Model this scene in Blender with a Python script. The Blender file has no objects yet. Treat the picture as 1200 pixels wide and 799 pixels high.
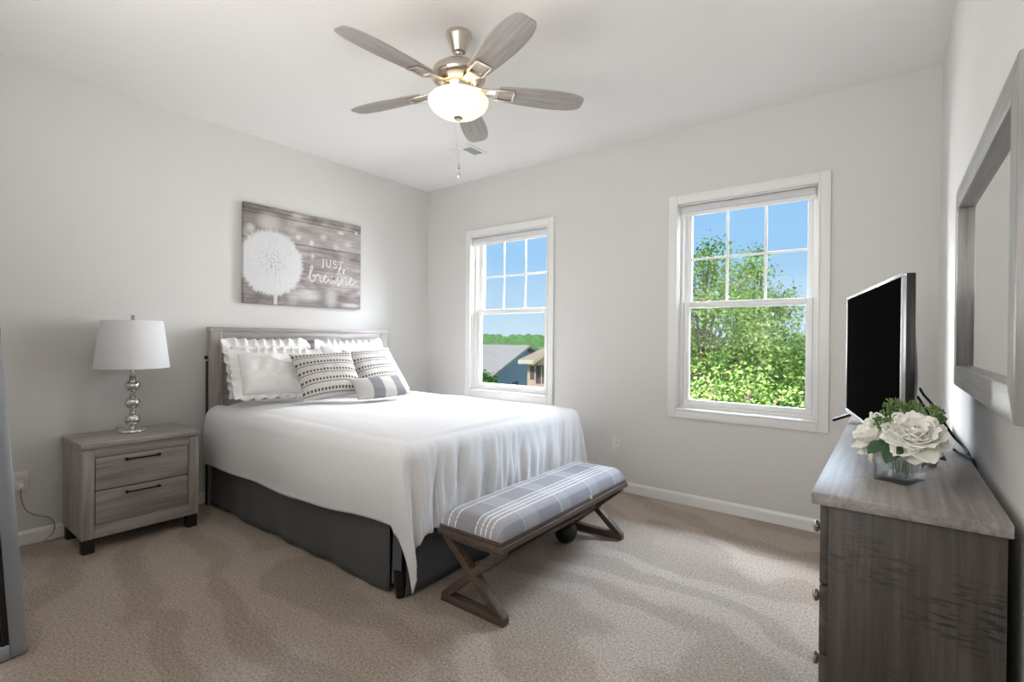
import bpy, bmesh, math, random
from mathutils import Vector, Matrix, noise

random.seed(7)
S = bpy.context.scene
COL = S.collection
PI = math.pi

# ------------------------------------------------------------------ camera
CAM = Vector((3.91405, -3.63576, 1.20182))
YAW, ROLL, PITCH, FPX = math.radians(37.39877), math.radians(0.47888), math.radians(-0.36514), 580.893
cam_d = bpy.data.cameras.new('camera')
cam = bpy.data.objects.new('camera', cam_d)
COL.objects.link(cam)
_r = Vector((math.cos(YAW), math.sin(YAW), 0))
_d0 = Vector((-math.sin(YAW), math.cos(YAW), 0))
_z = Vector((0, 0, 1))
_d = _d0 * math.cos(PITCH) + _z * math.sin(PITCH)
_u = -_d0 * math.sin(PITCH) + _z * math.cos(PITCH)
_rr = _r * math.cos(ROLL) + _u * math.sin(ROLL)
_uu = _u * math.cos(ROLL) - _r * math.sin(ROLL)
m = Matrix((_rr, _uu, -_d)).transposed().to_4x4()
m.translation = CAM
cam.matrix_world = m
cam_d.sensor_width = 36.0
cam_d.lens = FPX * 36.0 / 1200.0
cam_d.clip_start = 0.02
cam_d.clip_end = 2000
S.camera = cam

# ------------------------------------------------------------------ colour management
S.view_settings.view_transform = 'Standard'
S.view_settings.look = 'None'
S.view_settings.exposure = 0.0
S.view_settings.gamma = 1.0
S.view_settings.use_curve_mapping = False

def lin(c):
    c = c / 255.0
    return c / 12.92 if c <= 0.04045 else ((c + 0.055) / 1.055) ** 2.4

def rgb(r, g, b, a=1.0):
    return (lin(r), lin(g), lin(b), a)

# ------------------------------------------------------------------ sky
W = bpy.data.worlds.new('sky')
S.world = W
W.use_nodes = True
nt = W.node_tree
nt.nodes.clear()
wo = nt.nodes.new('ShaderNodeOutputWorld')
bg = nt.nodes.new('ShaderNodeBackground')
tc = nt.nodes.new('ShaderNodeTexCoord')
sx = nt.nodes.new('ShaderNodeSeparateXYZ')
rp = nt.nodes.new('ShaderNodeValToRGB')
nt.links.new(tc.outputs['Generated'], sx.inputs[0])
nt.links.new(sx.outputs['Z'], rp.inputs[0])
nt.links.new(rp.outputs[0], bg.inputs[0])
nt.links.new(bg.outputs[0], wo.inputs[0])
rp.color_ramp.elements[0].position = 0.0
rp.color_ramp.elements[0].color = rgb(214, 235, 252)
rp.color_ramp.elements[1].position = 1.0
rp.color_ramp.elements[1].color = rgb(70, 140, 225)
e = rp.color_ramp.elements.new(0.06); e.color = rgb(196, 226, 252)
e = rp.color_ramp.elements.new(0.16); e.color = rgb(166, 212, 253)
e = rp.color_ramp.elements.new(0.30); e.color = rgb(148, 203, 251)
bg.inputs['Strength'].default_value = 1.0

# ------------------------------------------------------------------ sun and added fill lights
def sun(name, direction, strength, angle, color):
    l = bpy.data.lights.new(name, 'SUN')
    l.energy = strength; l.angle = math.radians(angle); l.color = color
    o = bpy.data.objects.new(name, l)
    o.rotation_euler = Vector(direction).to_track_quat('-Z', 'Y').to_euler()
    COL.objects.link(o)
    return o

def area(name, loc, target, sx_, sy_, power, color, spread=180):
    l = bpy.data.lights.new(name, 'AREA')
    l.shape = 'RECTANGLE'; l.size = sx_; l.size_y = sy_
    l.energy = power; l.color = color; l.spread = math.radians(spread)
    o = bpy.data.objects.new(name, l)
    o.location = loc
    o.rotation_euler = (Vector(target) - Vector(loc)).to_track_quat('-Z', 'Y').to_euler()
    COL.objects.link(o)
    return o

DAY = (0.96, 0.94, 1.0)
SUN_E = 3.4
sun('sun', (-0.35, 0.75, -0.85), SUN_E, 0.6, (1.0, 0.96, 0.88))
# added unseen area lamps right of, between and above the windows, imitating sky light
area('daylight_fill_right', (5.0, 1.5, 1.75), (2.6, -0.4, 1.3), 2.2, 2.4, 130, DAY)
area('daylight_fill_middle', (1.72, 1.25, 1.7), (1.72, -0.4, 1.2), 0.95, 2.0, 160, DAY)
area('daylight_fill_high', (3.3, 1.5, 3.6), (3.2, -1.0, 0.7), 2.4, 1.6, 830, (0.68, 0.81, 1.0))
area('daylight_fill_high_left', (0.9, 1.5, 3.6), (1.1, -1.0, 0.9), 2.0, 1.6, 1380, (0.93, 0.93, 1.0))
# added unseen fill light behind the camera, turned to the ceiling
area('ceiling_bounce_fill', (2.6, -3.95, 1.60), (2.7, -1.7, 2.90), 2.6, 1.2, 36, (1.0, 0.98, 0.955), 155)

# ------------------------------------------------------------------ node helper
class NT:
    def __init__(self, name, rough=0.5, metallic=0.0, spec=0.5):
        self.m = bpy.data.materials.new(name)
        self.m.use_nodes = True
        self.t = self.m.node_tree
        self.b = self.t.nodes['Principled BSDF']
        self.b.inputs['Roughness'].default_value = rough
        self.b.inputs['Metallic'].default_value = metallic
        self.b.inputs['Specular IOR Level'].default_value = spec
        self._tc = None
    def n(self, typ, **kw):
        nd = self.t.nodes.new(typ)
        for k, v in kw.items():
            setattr(nd, k, v)
        return nd
    def link(self, a, b):
        self.t.links.new(a, b)
    def put(self, sock, v):
        if v is None:
            return
        if isinstance(v, bpy.types.NodeSocket):
            self.link(v, sock)
        else:
            sock.default_value = v
    def coord(self, kind='Object'):
        if self._tc is None:
            self._tc = self.n('ShaderNodeTexCoord')
        return self._tc.outputs[kind]
    def xyz(self, v):
        s = self.n('ShaderNodeSeparateXYZ'); self.link(v, s.inputs[0])
        return s.outputs
    def comb(self, x, y, z):
        c = self.n('ShaderNodeCombineXYZ')
        for i, v in enumerate((x, y, z)):
            self.put(c.inputs[i], v)
        return c.outputs[0]
    def scale(self, v, s):
        mp = self.n('ShaderNodeMapping'); self.link(v, mp.inputs[0])
        mp.inputs['Scale'].default_value = s
        return mp.outputs[0]
    def rot(self, v, r, s=(1, 1, 1)):
        mp = self.n('ShaderNodeMapping'); self.link(v, mp.inputs[0])
        mp.inputs['Rotation'].default_value = r
        mp.inputs['Scale'].default_value = s
        return mp.outputs[0]
    def noise(self, v, scale=5, detail=3, rough=0.5, dist=0.0):
        t = self.n('ShaderNodeTexNoise')
        if v is not None: self.link(v, t.inputs['Vector'])
        t.inputs['Scale'].default_value = scale
        t.inputs['Detail'].default_value = detail
        t.inputs['Roughness'].default_value = rough
        t.inputs['Distortion'].default_value = dist
        return t.outputs[0]
    def ma(self, op, a, b=None, c=None, clamp=False):
        x = self.n('ShaderNodeMath', operation=op, use_clamp=clamp)
        for i, v in enumerate((a, b, c)):
            self.put(x.inputs[i], v)
        return x.outputs[0]
    def step(self, v, lo, hi):
        x = self.n('ShaderNodeMapRange', interpolation_type='SMOOTHSTEP')
        self.put(x.inputs['Value'], v)
        self.put(x.inputs['From Min'], lo); self.put(x.inputs['From Max'], hi)
        return x.outputs[0]
    def mix(self, f, a, b):
        x = self.n('ShaderNodeMix', data_type='RGBA')
        self.put(x.inputs[0], f)
        self.put(x.inputs[6], a); self.put(x.inputs[7], b)
        return x.outputs[2]
    def ramp(self, f, stops):
        r = self.n('ShaderNodeValToRGB')
        self.link(f, r.inputs[0])
        els = r.color_ramp.elements
        els[0].position, els[0].color = stops[0]
        els[1].position, els[1].color = stops[-1]
        for p, c in stops[1:-1]:
            q = els.new(p); q.color = c
        return r.outputs[0]
    def color(self, v):
        self.put(self.b.inputs['Base Color'], v)
    def bump(self, h, strength=0.3, dist=0.01):
        x = self.n('ShaderNodeBump')
        x.inputs['Strength'].default_value = strength
        x.inputs['Distance'].default_value = dist
        self.link(h, x.inputs['Height'])
        self.link(x.outputs[0], self.b.inputs['Normal'])

def plain(name, c, rough=0.5, metallic=0.0, spec=0.5, var=0.04, vs=9.0):
    k = NT(name, rough, metallic, spec)
    f = k.noise(k.coord(), vs, 3)
    d = tuple(x * (1 - var) for x in c[:3]) + (1,)
    u = tuple(min(1, x * (1 + var)) for x in c[:3]) + (1,)
    k.color(k.mix(f, d, u))
    return k.m

def wood(name, dark, mid, light, axis, rough=0.45, fine=70.0, saw=0.0, spec=0.5, scale=1.0):
    """grey weathered board: grain runs along axis"""
    k = NT(name, rough, 0, spec)
    v = k.coord()
    sc = [fine * scale] * 3; sc[axis] = 2.6 * scale
    g1 = k.noise(k.scale(v, tuple(sc)), 1.0, 5, 0.65, 0.4)
    sc2 = [7.0 * scale] * 3; sc2[axis] = 1.1 * scale
    g2 = k.noise(k.scale(v, tuple(sc2)), 1.0, 4, 0.6, 1.2)
    f = k.ma('ADD', k.ma('MULTIPLY', g1, 0.55), k.ma('MULTIPLY', g2, 0.45))
    c = k.ramp(f, [(0.34, dark), (0.5, mid), (0.66, light)])
    if saw:
        sc3 = [26.0] * 3; sc3[axis] = 130.0
        s1 = k.noise(k.scale(v, tuple(sc3)), 1.0, 2, 0.5)
        s2 = k.noise(v, 5.0, 2, 0.5)
        msk = k.ma('MULTIPLY', k.step(s1, 0.50, 0.62), k.step(s2, 0.50, 0.66))
        c = k.mix(k.ma('MULTIPLY', msk, saw), c, tuple(x * 0.35 for x in dark[:3]) + (1,))
    k.color(c)
    k.bump(g1, 0.12, 0.002)
    return k.m

# ------------------------------------------------------------------ materials
M = {}
def mat_wall():
    k = NT('wall_paint', 0.75, 0, 0.25)
    f = k.noise(k.coord(), 3.0, 2)
    k.color(k.mix(f, rgb(217, 215, 211), rgb(220, 218, 214)))
    k.bump(k.noise(k.coord(), 180, 2), 0.05, 0.002)
    return k.m
M['wall'] = mat_wall()
M['ceiling'] = plain('ceiling_paint', rgb(241, 239, 236), 0.85, 0, 0.2, 0.01)
M['trim'] = plain('white_trim_paint', rgb(238, 237, 234), 0.35, 0, 0.4, 0.01)
M['vinyl'] = plain('white_vinyl', rgb(240, 240, 238), 0.3, 0, 0.4, 0.01)

def mat_carpet():
    k = NT('beige_carpet', 0.95, 0, 0.1)
    v = k.coord()
    # pile brushed by the vacuum in wedge-shaped strokes
    w = k.rot(v, (0, 0, math.radians(14)), (1, 1, 1))
    wn = k.noise(k.scale(w, (0.8, 1.0, 1)), 1.3, 2)
    s = k.xyz(w)
    ph = k.ma('ADD', k.ma('MULTIPLY', s[1], 15.0), k.ma('MULTIPLY', wn, 22.0))
    tri = k.ma('ADD', k.ma('SINE', ph), k.ma('MULTIPLY', k.ma('SUBTRACT', k.noise(v, 5.0, 3), 0.5), 2.4))
    strokes = k.step(tri, -0.5, 0.5)
    big = k.noise(v, 2.2, 3)
    grain = k.noise(v, 95, 3, 0.75)
    grain2 = k.noise(v, 240, 2, 0.6)
    base = k.mix(strokes, rgb(174, 157, 141), rgb(198, 182, 167))
    base = k.mix(k.ma('MULTIPLY', big, 0.5), base, rgb(184, 169, 156))
    g = k.ma('ADD', k.ma('MULTIPLY', grain, 0.6), k.ma('MULTIPLY', grain2, 0.4))
    dk = k.step(g, 0.52, 0.40)
    base = k.mix(k.ma('MULTIPLY', dk, 0.6), base, rgb(98, 86, 76))
    lt = k.step(g, 0.51, 0.63)
    base = k.mix(k.ma('MULTIPLY', lt, 0.5), base, rgb(226, 216, 207))
    k.color(base)
    k.bump(g, 0.9, 0.012)
    k.b.inputs['Sheen Weight'].default_value = 0.15
    return k.m
M['carpet'] = mat_carpet()

GD, GM, GL = rgb(128, 120, 116), rgb(160, 153, 149), rgb(186, 180, 176)
M['oak_h'] = wood('grey_oak_across', GD, GM, GL, 1, 0.5)
M['oak_v'] = wood('grey_oak_upright', GD, GM, GL, 2, 0.5)
M['oak_d'] = wood('grey_oak_deep', GD, GM, GL, 0, 0.5)
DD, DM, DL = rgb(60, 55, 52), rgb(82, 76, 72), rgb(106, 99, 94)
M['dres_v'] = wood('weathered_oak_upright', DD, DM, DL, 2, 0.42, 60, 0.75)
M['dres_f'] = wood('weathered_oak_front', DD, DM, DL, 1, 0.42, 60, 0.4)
M['dres_t_lit'] = wood('weathered_oak_top_lit', rgb(108, 100, 97), rgb(142, 135, 131), rgb(170, 164, 160), 1, 0.33, 60, 0.35)  # paler than the sides: window reflection put into the top's colour
M['mirror_frame'] = wood('silver_grey_frame', rgb(128, 124, 121), rgb(150, 147, 144), rgb(168, 166, 164), 1, 0.33, 60)
M['mirror_frame_v'] = wood('silver_grey_frame_upright', rgb(128, 124, 121), rgb(150, 147, 144), rgb(168, 166, 164), 2, 0.33, 60)
M['blade'] = wood('grey_blade', rgb(140, 131, 126), rgb(168, 160, 155), rgb(192, 185, 180), 0, 0.36, 60)
M['bench_wood'] = wood('dark_bench_wood', rgb(66, 54, 47), rgb(88, 74, 65), rgb(106, 91, 81), 1, 0.45, 60)
M['bench_wood_x'] = wood('dark_bench_wood_x', rgb(66, 54, 47), rgb(88, 74, 65), rgb(106, 91, 81), 0, 0.45, 60)
M['black_wood'] = plain('black_wood', rgb(36, 33, 32), 0.5, 0, 0.4)
M['black'] = plain('black_plastic', rgb(20, 20, 21), 0.4)
M['gap'] = plain('dark_gap', rgb(22, 20, 19), 0.8)
M['nickel'] = plain('brushed_nickel', rgb(205, 196, 184), 0.24, 1.0)
M['chrome'] = plain('chrome', rgb(222, 220, 217), 0.13, 1.0)
M['bronze'] = plain('dark_bronze', rgb(40, 33, 31), 0.35, 0.8)
M['silver'] = plain('silver_plastic', rgb(196, 198, 202), 0.3, 0.55)
M['tvback'] = plain('grey_plastic', rgb(104, 112, 118), 0.35)
M['plastic_white'] = plain('white_plastic', rgb(232, 230, 226), 0.35)

def mat_screen():
    k = NT('tv_screen', 0.5, 0, 0.0)
    k.b.inputs['IOR'].default_value = 1.02
    k.color(k.mix(k.noise(k.coord(), 4, 2), rgb(14, 14, 15), rgb(18, 18, 19)))
    return k.m
M['screen'] = mat_screen()

def mat_mirror():
    k = NT('mirror_glass', 0.02, 1.0)
    k.color(k.mix(k.noise(k.coord(), 3, 1), rgb(234, 236, 235), rgb(238, 240, 239)))
    return k.m
M['mirror'] = mat_mirror()

def mat_pane():
    mt = bpy.data.materials.new('window_glass'); mt.use_nodes = True
    t = mt.node_tree; t.nodes.clear()
    o = t.nodes.new('ShaderNodeOutputMaterial'); mx = t.nodes.new('ShaderNodeMixShader')
    tr = t.nodes.new('ShaderNodeBsdfTransparent'); gl = t.nodes.new('ShaderNodeBsdfGlossy')
    fr = t.nodes.new('ShaderNodeFresnel'); ns = t.nodes.new('ShaderNodeTexNoise')
    tr.inputs[0].default_value = (0.97, 0.985, 0.98, 1)
    gl.inputs['Roughness'].default_value = 0.02
    fr.inputs[0].default_value = 1.18
    ns.inputs['Scale'].default_value = 2.0
    bp = t.nodes.new('ShaderNodeBump'); bp.inputs['Strength'].default_value = 0.01
    t.links.new(ns.outputs[0], bp.inputs['Height']); t.links.new(bp.outputs[0], gl.inputs['Normal'])
    t.links.new(fr.outputs[0], mx.inputs[0]); t.links.new(tr.outputs[0], mx.inputs[1])
    t.links.new(gl.outputs[0], mx.inputs[2]); t.links.new(mx.outputs[0], o.inputs[0])
    return mt
M['pane'] = mat_pane()

def mat_vase():
    k = NT('clear_vase_glass', 0.01, 0, 0.5)
    k.b.inputs['Transmission Weight'].default_value = 1.0
    k.b.inputs['IOR'].default_value = 1.46
    k.color(k.mix(k.noise(k.coord(), 6, 1), (0.97, 0.99, 0.99, 1), (1, 1, 1, 1)))
    return k.m
def thin(mt):
    t = mt.node_tree; out = t.nodes['Material Output']; pb = t.nodes['Principled BSDF']
    mx = t.nodes.new('ShaderNodeMixShader'); tr = t.nodes.new('ShaderNodeBsdfTransparent')
    tr.inputs[0].default_value = (0.97, 0.99, 0.99, 1); mx.inputs[0].default_value = 0.6
    t.links.new(pb.outputs[0], mx.inputs[1]); t.links.new(tr.outputs[0], mx.inputs[2]); t.links.new(mx.outputs[0], out.inputs[0])
    return mt
M['vase'] = thin(mat_vase())

def mat_bowl():
    k = NT('frosted_lit_glass', 0.35, 0, 0.5)
    k.color(rgb(250, 242, 228))
    f = k.noise(k.coord(), 5, 2)
    k.link(k.mix(f, (1.0, 0.83, 0.60, 1), (1.0, 0.85, 0.63, 1)), k.b.inputs['Emission Color'])
    k.b.inputs['Emission Strength'].default_value = 0.8
    return k.m
M['bowl'] = mat_bowl()

def mat_cloth(name, a, b, scale=400, bump=0.25, rough=0.9, translucent=0.0):
    k = NT(name, rough, 0, 0.15)
    f = k.noise(k.coord(), scale, 2)
    k.color(k.mix(f, a, b))
    k.bump(k.ma('ADD', k.noise(k.coord(), 14, 4, 0.55), k.ma('MULTIPLY', f, 0.15)), bump, 0.01)
    k.b.inputs['Sheen Weight'].default_value = 0.1
    return k.m
M['white_cotton'] = mat_cloth('white_cotton', rgb(226, 224, 222), rgb(234, 233, 231))
M['skirt'] = mat_cloth('charcoal_cotton', rgb(82, 82, 84), rgb(94, 94, 96), 500, 0.15)
M['shade'] = mat_cloth('white_lamp_linen', rgb(226, 227, 228), rgb(236, 237, 238), 900, 0.05)
M['roller'] = mat_cloth('grey_roller_cloth', rgb(206, 206, 208), rgb(216, 216, 217), 500, 0.05)
M['box'] = mat_cloth('mattress_ticking', rgb(150, 150, 152), rgb(165, 165, 166))

def mat_duvet():
    k = NT('white_seersucker', 0.9, 0, 0.15)
    uv = k.xyz(k.coord('UV'))
    st = k.ma('SINE', k.ma('MULTIPLY', uv[0], 2 * PI / 0.0115))
    st2 = k.step(st, -0.2, 0.6)
    n1 = k.noise(k.coord(), 60, 3)
    k.color(k.mix(st2, rgb(232, 231, 231), rgb(220, 220, 222)))
    h = k.ma('ADD', k.ma('MULTIPLY', st, 0.3), k.ma('MULTIPLY', n1, 0.9))
    k.bump(h, 0.25, 0.004)
    k.b.inputs['Sheen Weight'].default_value = 0.1
    return k.m
M['duvet'] = mat_duvet()

def mat_throw():
    """grey-beige weave with rows of dark dots and fine chevrons across"""
    k = NT('dotted_weave', 0.92, 0, 0.1)
    uv = k.xyz(k.coord('UV'))
    U, V = uv[0], uv[1]
    P = 0.083                                          # distance between the bands
    fr = k.ma('FRACT', k.ma('DIVIDE', V, P))
    band1 = k.ma('MULTIPLY', k.step(fr, 0.44, 0.48), k.step(fr, 0.72, 0.68))
    band2 = k.ma('MULTIPLY', k.step(fr, 0.12, 0.16), k.step(fr, 0.38, 0.34))
    d1 = k.step(k.ma('SINE', k.ma('MULTIPLY', U, 2 * PI / 0.024)), -0.55, -0.05)
    zz = k.ma('ABSOLUTE', k.ma('SUBTRACT', k.ma('FRACT', k.ma('DIVIDE', U, 0.019)), 0.5))
    zc = k.ma('ABSOLUTE', k.ma('SUBTRACT', k.ma('SUBTRACT', fr, 0.20), k.ma('MULTIPLY', zz, 0.22)))
    d2 = k.ma('MULTIPLY', k.step(zc, 0.075, 0.045), band2)
    weave = k.noise(k.scale(k.coord('UV'), (420, 700, 1)), 1, 2)
    edge = k.ma('MULTIPLY', k.step(fr, 0.0, 0.03), k.step(fr, 0.92, 0.88))
    base = k.mix(weave, rgb(183, 178, 171), rgb(214, 210, 204))
    base = k.mix(k.ma('MULTIPLY', edge, 0.25), base, rgb(206, 202, 198))
    c = k.mix(k.ma('MULTIPLY', k.ma('MULTIPLY', d1, band1), 0.92), base, rgb(58, 57, 62))
    c = k.mix(k.ma('MULTIPLY', d2, 0.75), c, rgb(88, 87, 91))
    k.color(c)
    k.bump(weave, 0.35, 0.003)
    return k.m
M['throw'] = mat_throw()

def mat_lumbar():
    k = NT('banded_weave', 0.92, 0, 0.1)
    uv = k.xyz(k.coord('UV'))
    U = uv[0]
    weave = k.noise(k.scale(k.coord('UV'), (900, 120, 1)), 1, 3)
    light = k.mix(weave, rgb(186, 183, 179), rgb(208, 206, 202))
    blue = k.mix(weave, rgb(110, 111, 115), rgb(154, 155, 158))
    b1 = k.ma('MULTIPLY', k.step(U, -0.095, -0.090), k.step(U, 0.000, -0.005))
    b2 = k.ma('MULTIPLY', k.step(U, 0.085, 0.090), k.step(U, 0.165, 0.160))
    k.color(k.mix(k.ma('ADD', b1, b2), light, blue))
    k.bump(weave, 0.4, 0.003)
    return k.m
M['lumbar'] = mat_lumbar()

def mat_plaid():
    """grey cushion, white stripes along it and faint ones across; object space, cushion centre at 0"""
    k = NT('grey_plaid', 0.9, 0, 0.12)
    p = k.xyz(k.coord())
    X, Y = p[0], p[1]
    weave = k.noise(k.coord(), 420, 2)
    base = k.mix(weave, rgb(134, 133, 138), rgb(160, 159, 164))
    def line(c, at, w):
        d = k.ma('ABSOLUTE', k.ma('SUBTRACT', c, at))
        return k.step(d, w, w * 0.55)
    def band(c, a, b):
        return k.ma('MULTIPLY', k.step(c, a - 0.004, a + 0.004), k.step(c, b + 0.004, b - 0.004))
    base = k.mix(k.ma('MULTIPLY', band(X, 0.045, 0.16), 0.35), base, rgb(198, 196, 198))
    base = k.mix(k.ma('MULTIPLY', band(X, -0.20, -0.095), 0.30), base, rgb(198, 196, 198))
    for a in (-0.42, -0.14, 0.16, 0.44):
        base = k.mix(k.ma('MULTIPLY', band(Y, a, a + 0.10), 0.22), base, rgb(200, 198, 200))
    dash = k.step(k.ma('SINE', k.ma('MULTIPLY', Y, 2 * PI / 0.012)), -0.9, -0.3)
    tot = None
    for at in (0.035, 0.065, 0.090, 0.118, -0.165, -0.125, -0.085):
        l = line(X, at, 0.0045)
        tot = l if tot is None else k.ma('MAXIMUM', tot, l)
    tot = k.ma('MULTIPLY', tot, k.ma('ADD', 0.35, k.ma('MULTIPLY', dash, 0.65)))
    base = k.mix(tot, base, rgb(236, 235, 234))
    t2 = None
    for at in (-0.43, -0.13, 0.17, 0.45):
        l = line(Y, at, 0.0035)
        t2 = l if t2 is None else k.ma('MAXIMUM', t2, l)
    base = k.mix(k.ma('MULTIPLY', t2, 0.5), base, rgb(228, 227, 226))
    k.color(base)
    k.bump(weave, 0.3, 0.003)
    return k.m
M['plaid'] = mat_plaid()

def mat_canvas():
    """grey plank print with a white dandelion; object space y 0..1.036, z 0..0.765"""
    k = NT('dandelion_print', 0.7, 0, 0.2)
    p = k.xyz(k.coord())
    Y, Z = p[1], p[2]
    yz = k.comb(0.0, Y, Z)
    g = k.noise(k.scale(yz, (1, 3.0, 42)), 1, 5, 0.7, 0.5)
    g2 = k.noise(k.scale(yz, (1, 3.5, 7)), 1, 3, 0.6, 0.8)
    f = k.ma('ADD', k.ma('MULTIPLY', g, 0.5), k.ma('MULTIPLY', g2, 0.5))
    c = k.ramp(f, [(0.34, rgb(106, 98, 96)), (0.5, rgb(154, 147, 145)), (0.66, rgb(200, 195, 192))])
    # planks: the middle one paler, the top and bottom ones darker
    mid = k.ma('MULTIPLY', k.step(Z, 0.49, 0.52), k.step(Z, 0.71, 0.68))
    c = k.mix(k.ma('MULTIPLY', mid, 0.30), c, rgb(212, 206, 200))
    low = k.step(Z, 0.14, 0.02)
    c = k.mix(k.ma('MULTIPLY', low, 0.35), c, rgb(104, 96, 98))
    tl = k.ma('MULTIPLY', k.step(Y, 0.42, 0.05), k.step(Z, 0.50, 0.60))
    c = k.mix(k.ma('MULTIPLY', tl, 0.45), c, rgb(100, 88, 86))
    for z0, wd in ((0.505, 0.0035), (0.695, 0.003), (0.725, 0.002)):
        l = k.step(k.ma('ABSOLUTE', k.ma('SUBTRACT', Z, z0)), wd, wd * 0.4)
        c = k.mix(k.ma('MULTIPLY', l, 0.85), c, rgb(58, 50, 48))
    # soft seed puffs and blurred leaves
    def blob(cy, cz, ry, rz, amt, c, sharp=0.2):
        a = k.ma('DIVIDE', k.ma('SUBTRACT', Y, cy), ry)
        b = k.ma('DIVIDE', k.ma('SUBTRACT', Z, cz), rz)
        r = k.ma('SQRT', k.ma('ADD', k.ma('MULTIPLY', a, a), k.ma('MULTIPLY', b, b)))
        s = k.step(r, 1.0, sharp)
        return k.mix(k.ma('MULTIPLY', s, amt), c, rgb(226, 222, 219))
    for q in ((0.19, 0.64, 0.13, 0.11, 0.6), (0.05, 0.575, 0.05, 0.05, 0.65), (0.42, 0.735, 0.07, 0.03, 0.6), (0.43, 0.565, 0.035, 0.03, 0.75),
              (0.55, 0.535, 0.03, 0.035, 0.85), (0.66, 0.60, 0.05, 0.04, 0.5), (0.83, 0.665, 0.045, 0.02, 0.75), (0.985, 0.69, 0.022, 0.022, 0.9),
              (0.78, 0.535, 0.05, 0.04, 0.4), (0.90, 0.575, 0.05, 0.04, 0.4), (0.56, 0.425, 0.025, 0.035, 0.6), (0.52, 0.09, 0.16, 0.075, 0.5),
              (0.74, 0.085, 0.085, 0.13, 0.45), (0.93, 0.03, 0.14, 0.03, 0.6), (0.39, 0.05, 0.07, 0.07, 0.35)):
        c = blob(q[0], q[1], q[2], q[3], q[4], c)
    # the big dandelion head
    dy = k.ma('SUBTRACT', Y, 0.215); dz = k.ma('SUBTRACT', Z, 0.325)
    r = k.ma('DIVIDE', k.ma('SQRT', k.ma('ADD', k.ma('MULTIPLY', dy, dy), k.ma('MULTIPLY', dz, dz))), 0.268)
    ang = k.ma('ARCTAN2', dz, dy)
    spk = k.noise(k.comb(k.ma('MULTIPLY', ang, 11.0), k.ma('MULTIPLY', r, 1.6), 0.0), 1.6, 3, 0.6)
    lim = k.ma('ADD', 0.80, k.ma('MULTIPLY', spk, 0.36))
    head = k.step(k.ma('SUBTRACT', r, lim), 0.04, -0.10)
    seeds = k.noise(yz, 55, 3, 0.6)
    core = k.ma('MULTIPLY', k.step(r, 0.62, 0.05), k.step(seeds, 0.50, 0.62))
    hc = k.mix(k.ma('MULTIPLY', spk, 0.8), rgb(238, 238, 238), rgb(190, 190, 192))
    hc = k.mix(k.ma('MULTIPLY', core, 0.6), hc, rgb(148, 144, 142))
    stem = k.ma('MULTIPLY', k.step(k.ma('ABSOLUTE', k.ma('SUBTRACT', Y, 0.245)), 0.017, 0.012), k.step(Z, 0.15, 0.12))
    c = k.mix(stem, c, rgb(214, 211, 208))
    c = k.mix(head, c, hc)
    k.color(c)
    return k.m
M['canvas'] = mat_canvas()
M['lettering'] = plain('white_print', rgb(228, 224, 222), 0.7, 0, 0.2)

def mat_petal():
    k = NT('white_petal', 0.6, 0, 0.25)
    f = k.noise(k.coord(), 30, 2)
    k.color(k.mix(f, rgb(244, 242, 228), rgb(252, 251, 246)))
    k.b.inputs['Subsurface Weight'].default_value = 0.25
    k.b.inputs['Subsurface Radius'].default_value = (0.01, 0.01, 0.008)
    return k.m
M['petal'] = mat_petal()
M['leaf'] = plain('dark_leaf', rgb(52, 84, 50), 0.45, 0, 0.4, 0.25, 30)
M['sprig'] = plain('pale_sprig', rgb(112, 140, 84), 0.6, 0, 0.3, 0.3, 60)
M['stem'] = plain('green_stem', rgb(88, 116, 70), 0.5)

def mat_foliage(name, cols):
    k = NT(name, 0.55, 0, 0.3)
    a = k.n('ShaderNodeAttribute', attribute_name='tint')
    c = k.ramp(a.outputs['Fac'], cols)
    k.color(c)
    tr = k.n('ShaderNodeBsdfTranslucent'); k.link(c, tr.inputs[0])
    mx = k.n('ShaderNodeMixShader'); mx.inputs[0].default_value = 0.35
    out = k.t.nodes['Material Output']
    k.link(k.b.outputs[0], mx.inputs[1]); k.link(tr.outputs[0], mx.inputs[2]); k.link(mx.outputs[0], out.inputs[0])
    return k.m
M['foliage'] = mat_foliage('spring_leaves', [(0.0, rgb(66, 108, 46)), (0.3, rgb(122, 160, 74)), (0.65, rgb(182, 204, 108)), (1.0, rgb(230, 232, 180))])
M['bark'] = plain('grey_bark', rgb(138, 120, 104), 0.85, 0, 0.2, 0.2, 14)
M['canopy'] = plain('forest_green', rgb(120, 156, 92), 0.9, 0, 0.1, 0.35, 0.35)
M['grass'] = plain('lawn', rgb(96, 130, 62), 0.95, 0, 0.1, 0.2, 0.6)
M['shingle'] = plain('taupe_shingles', rgb(196, 182, 168), 0.9, 0, 0.1, 0.12, 2.0)
M['siding'] = plain('slate_siding', rgb(184, 184, 190), 0.8, 0, 0.2, 0.04, 2.0)
M['tan_roof'] = plain('tan_shingles', rgb(188, 166, 140), 0.9, 0, 0.1, 0.15, 2.0)
M['tan_brick'] = plain('tan_brick', rgb(222, 190, 166), 0.85, 0, 0.15, 0.10, 5.0)
M['brown'] = plain('brown_shutter', rgb(112, 92, 88), 0.7)
M['cream'] = plain('cream_board', rgb(228, 214, 190), 0.7)
M['house_glass'] = plain('dark_window_glass', rgb(96, 96, 104), 0.2)

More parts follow.
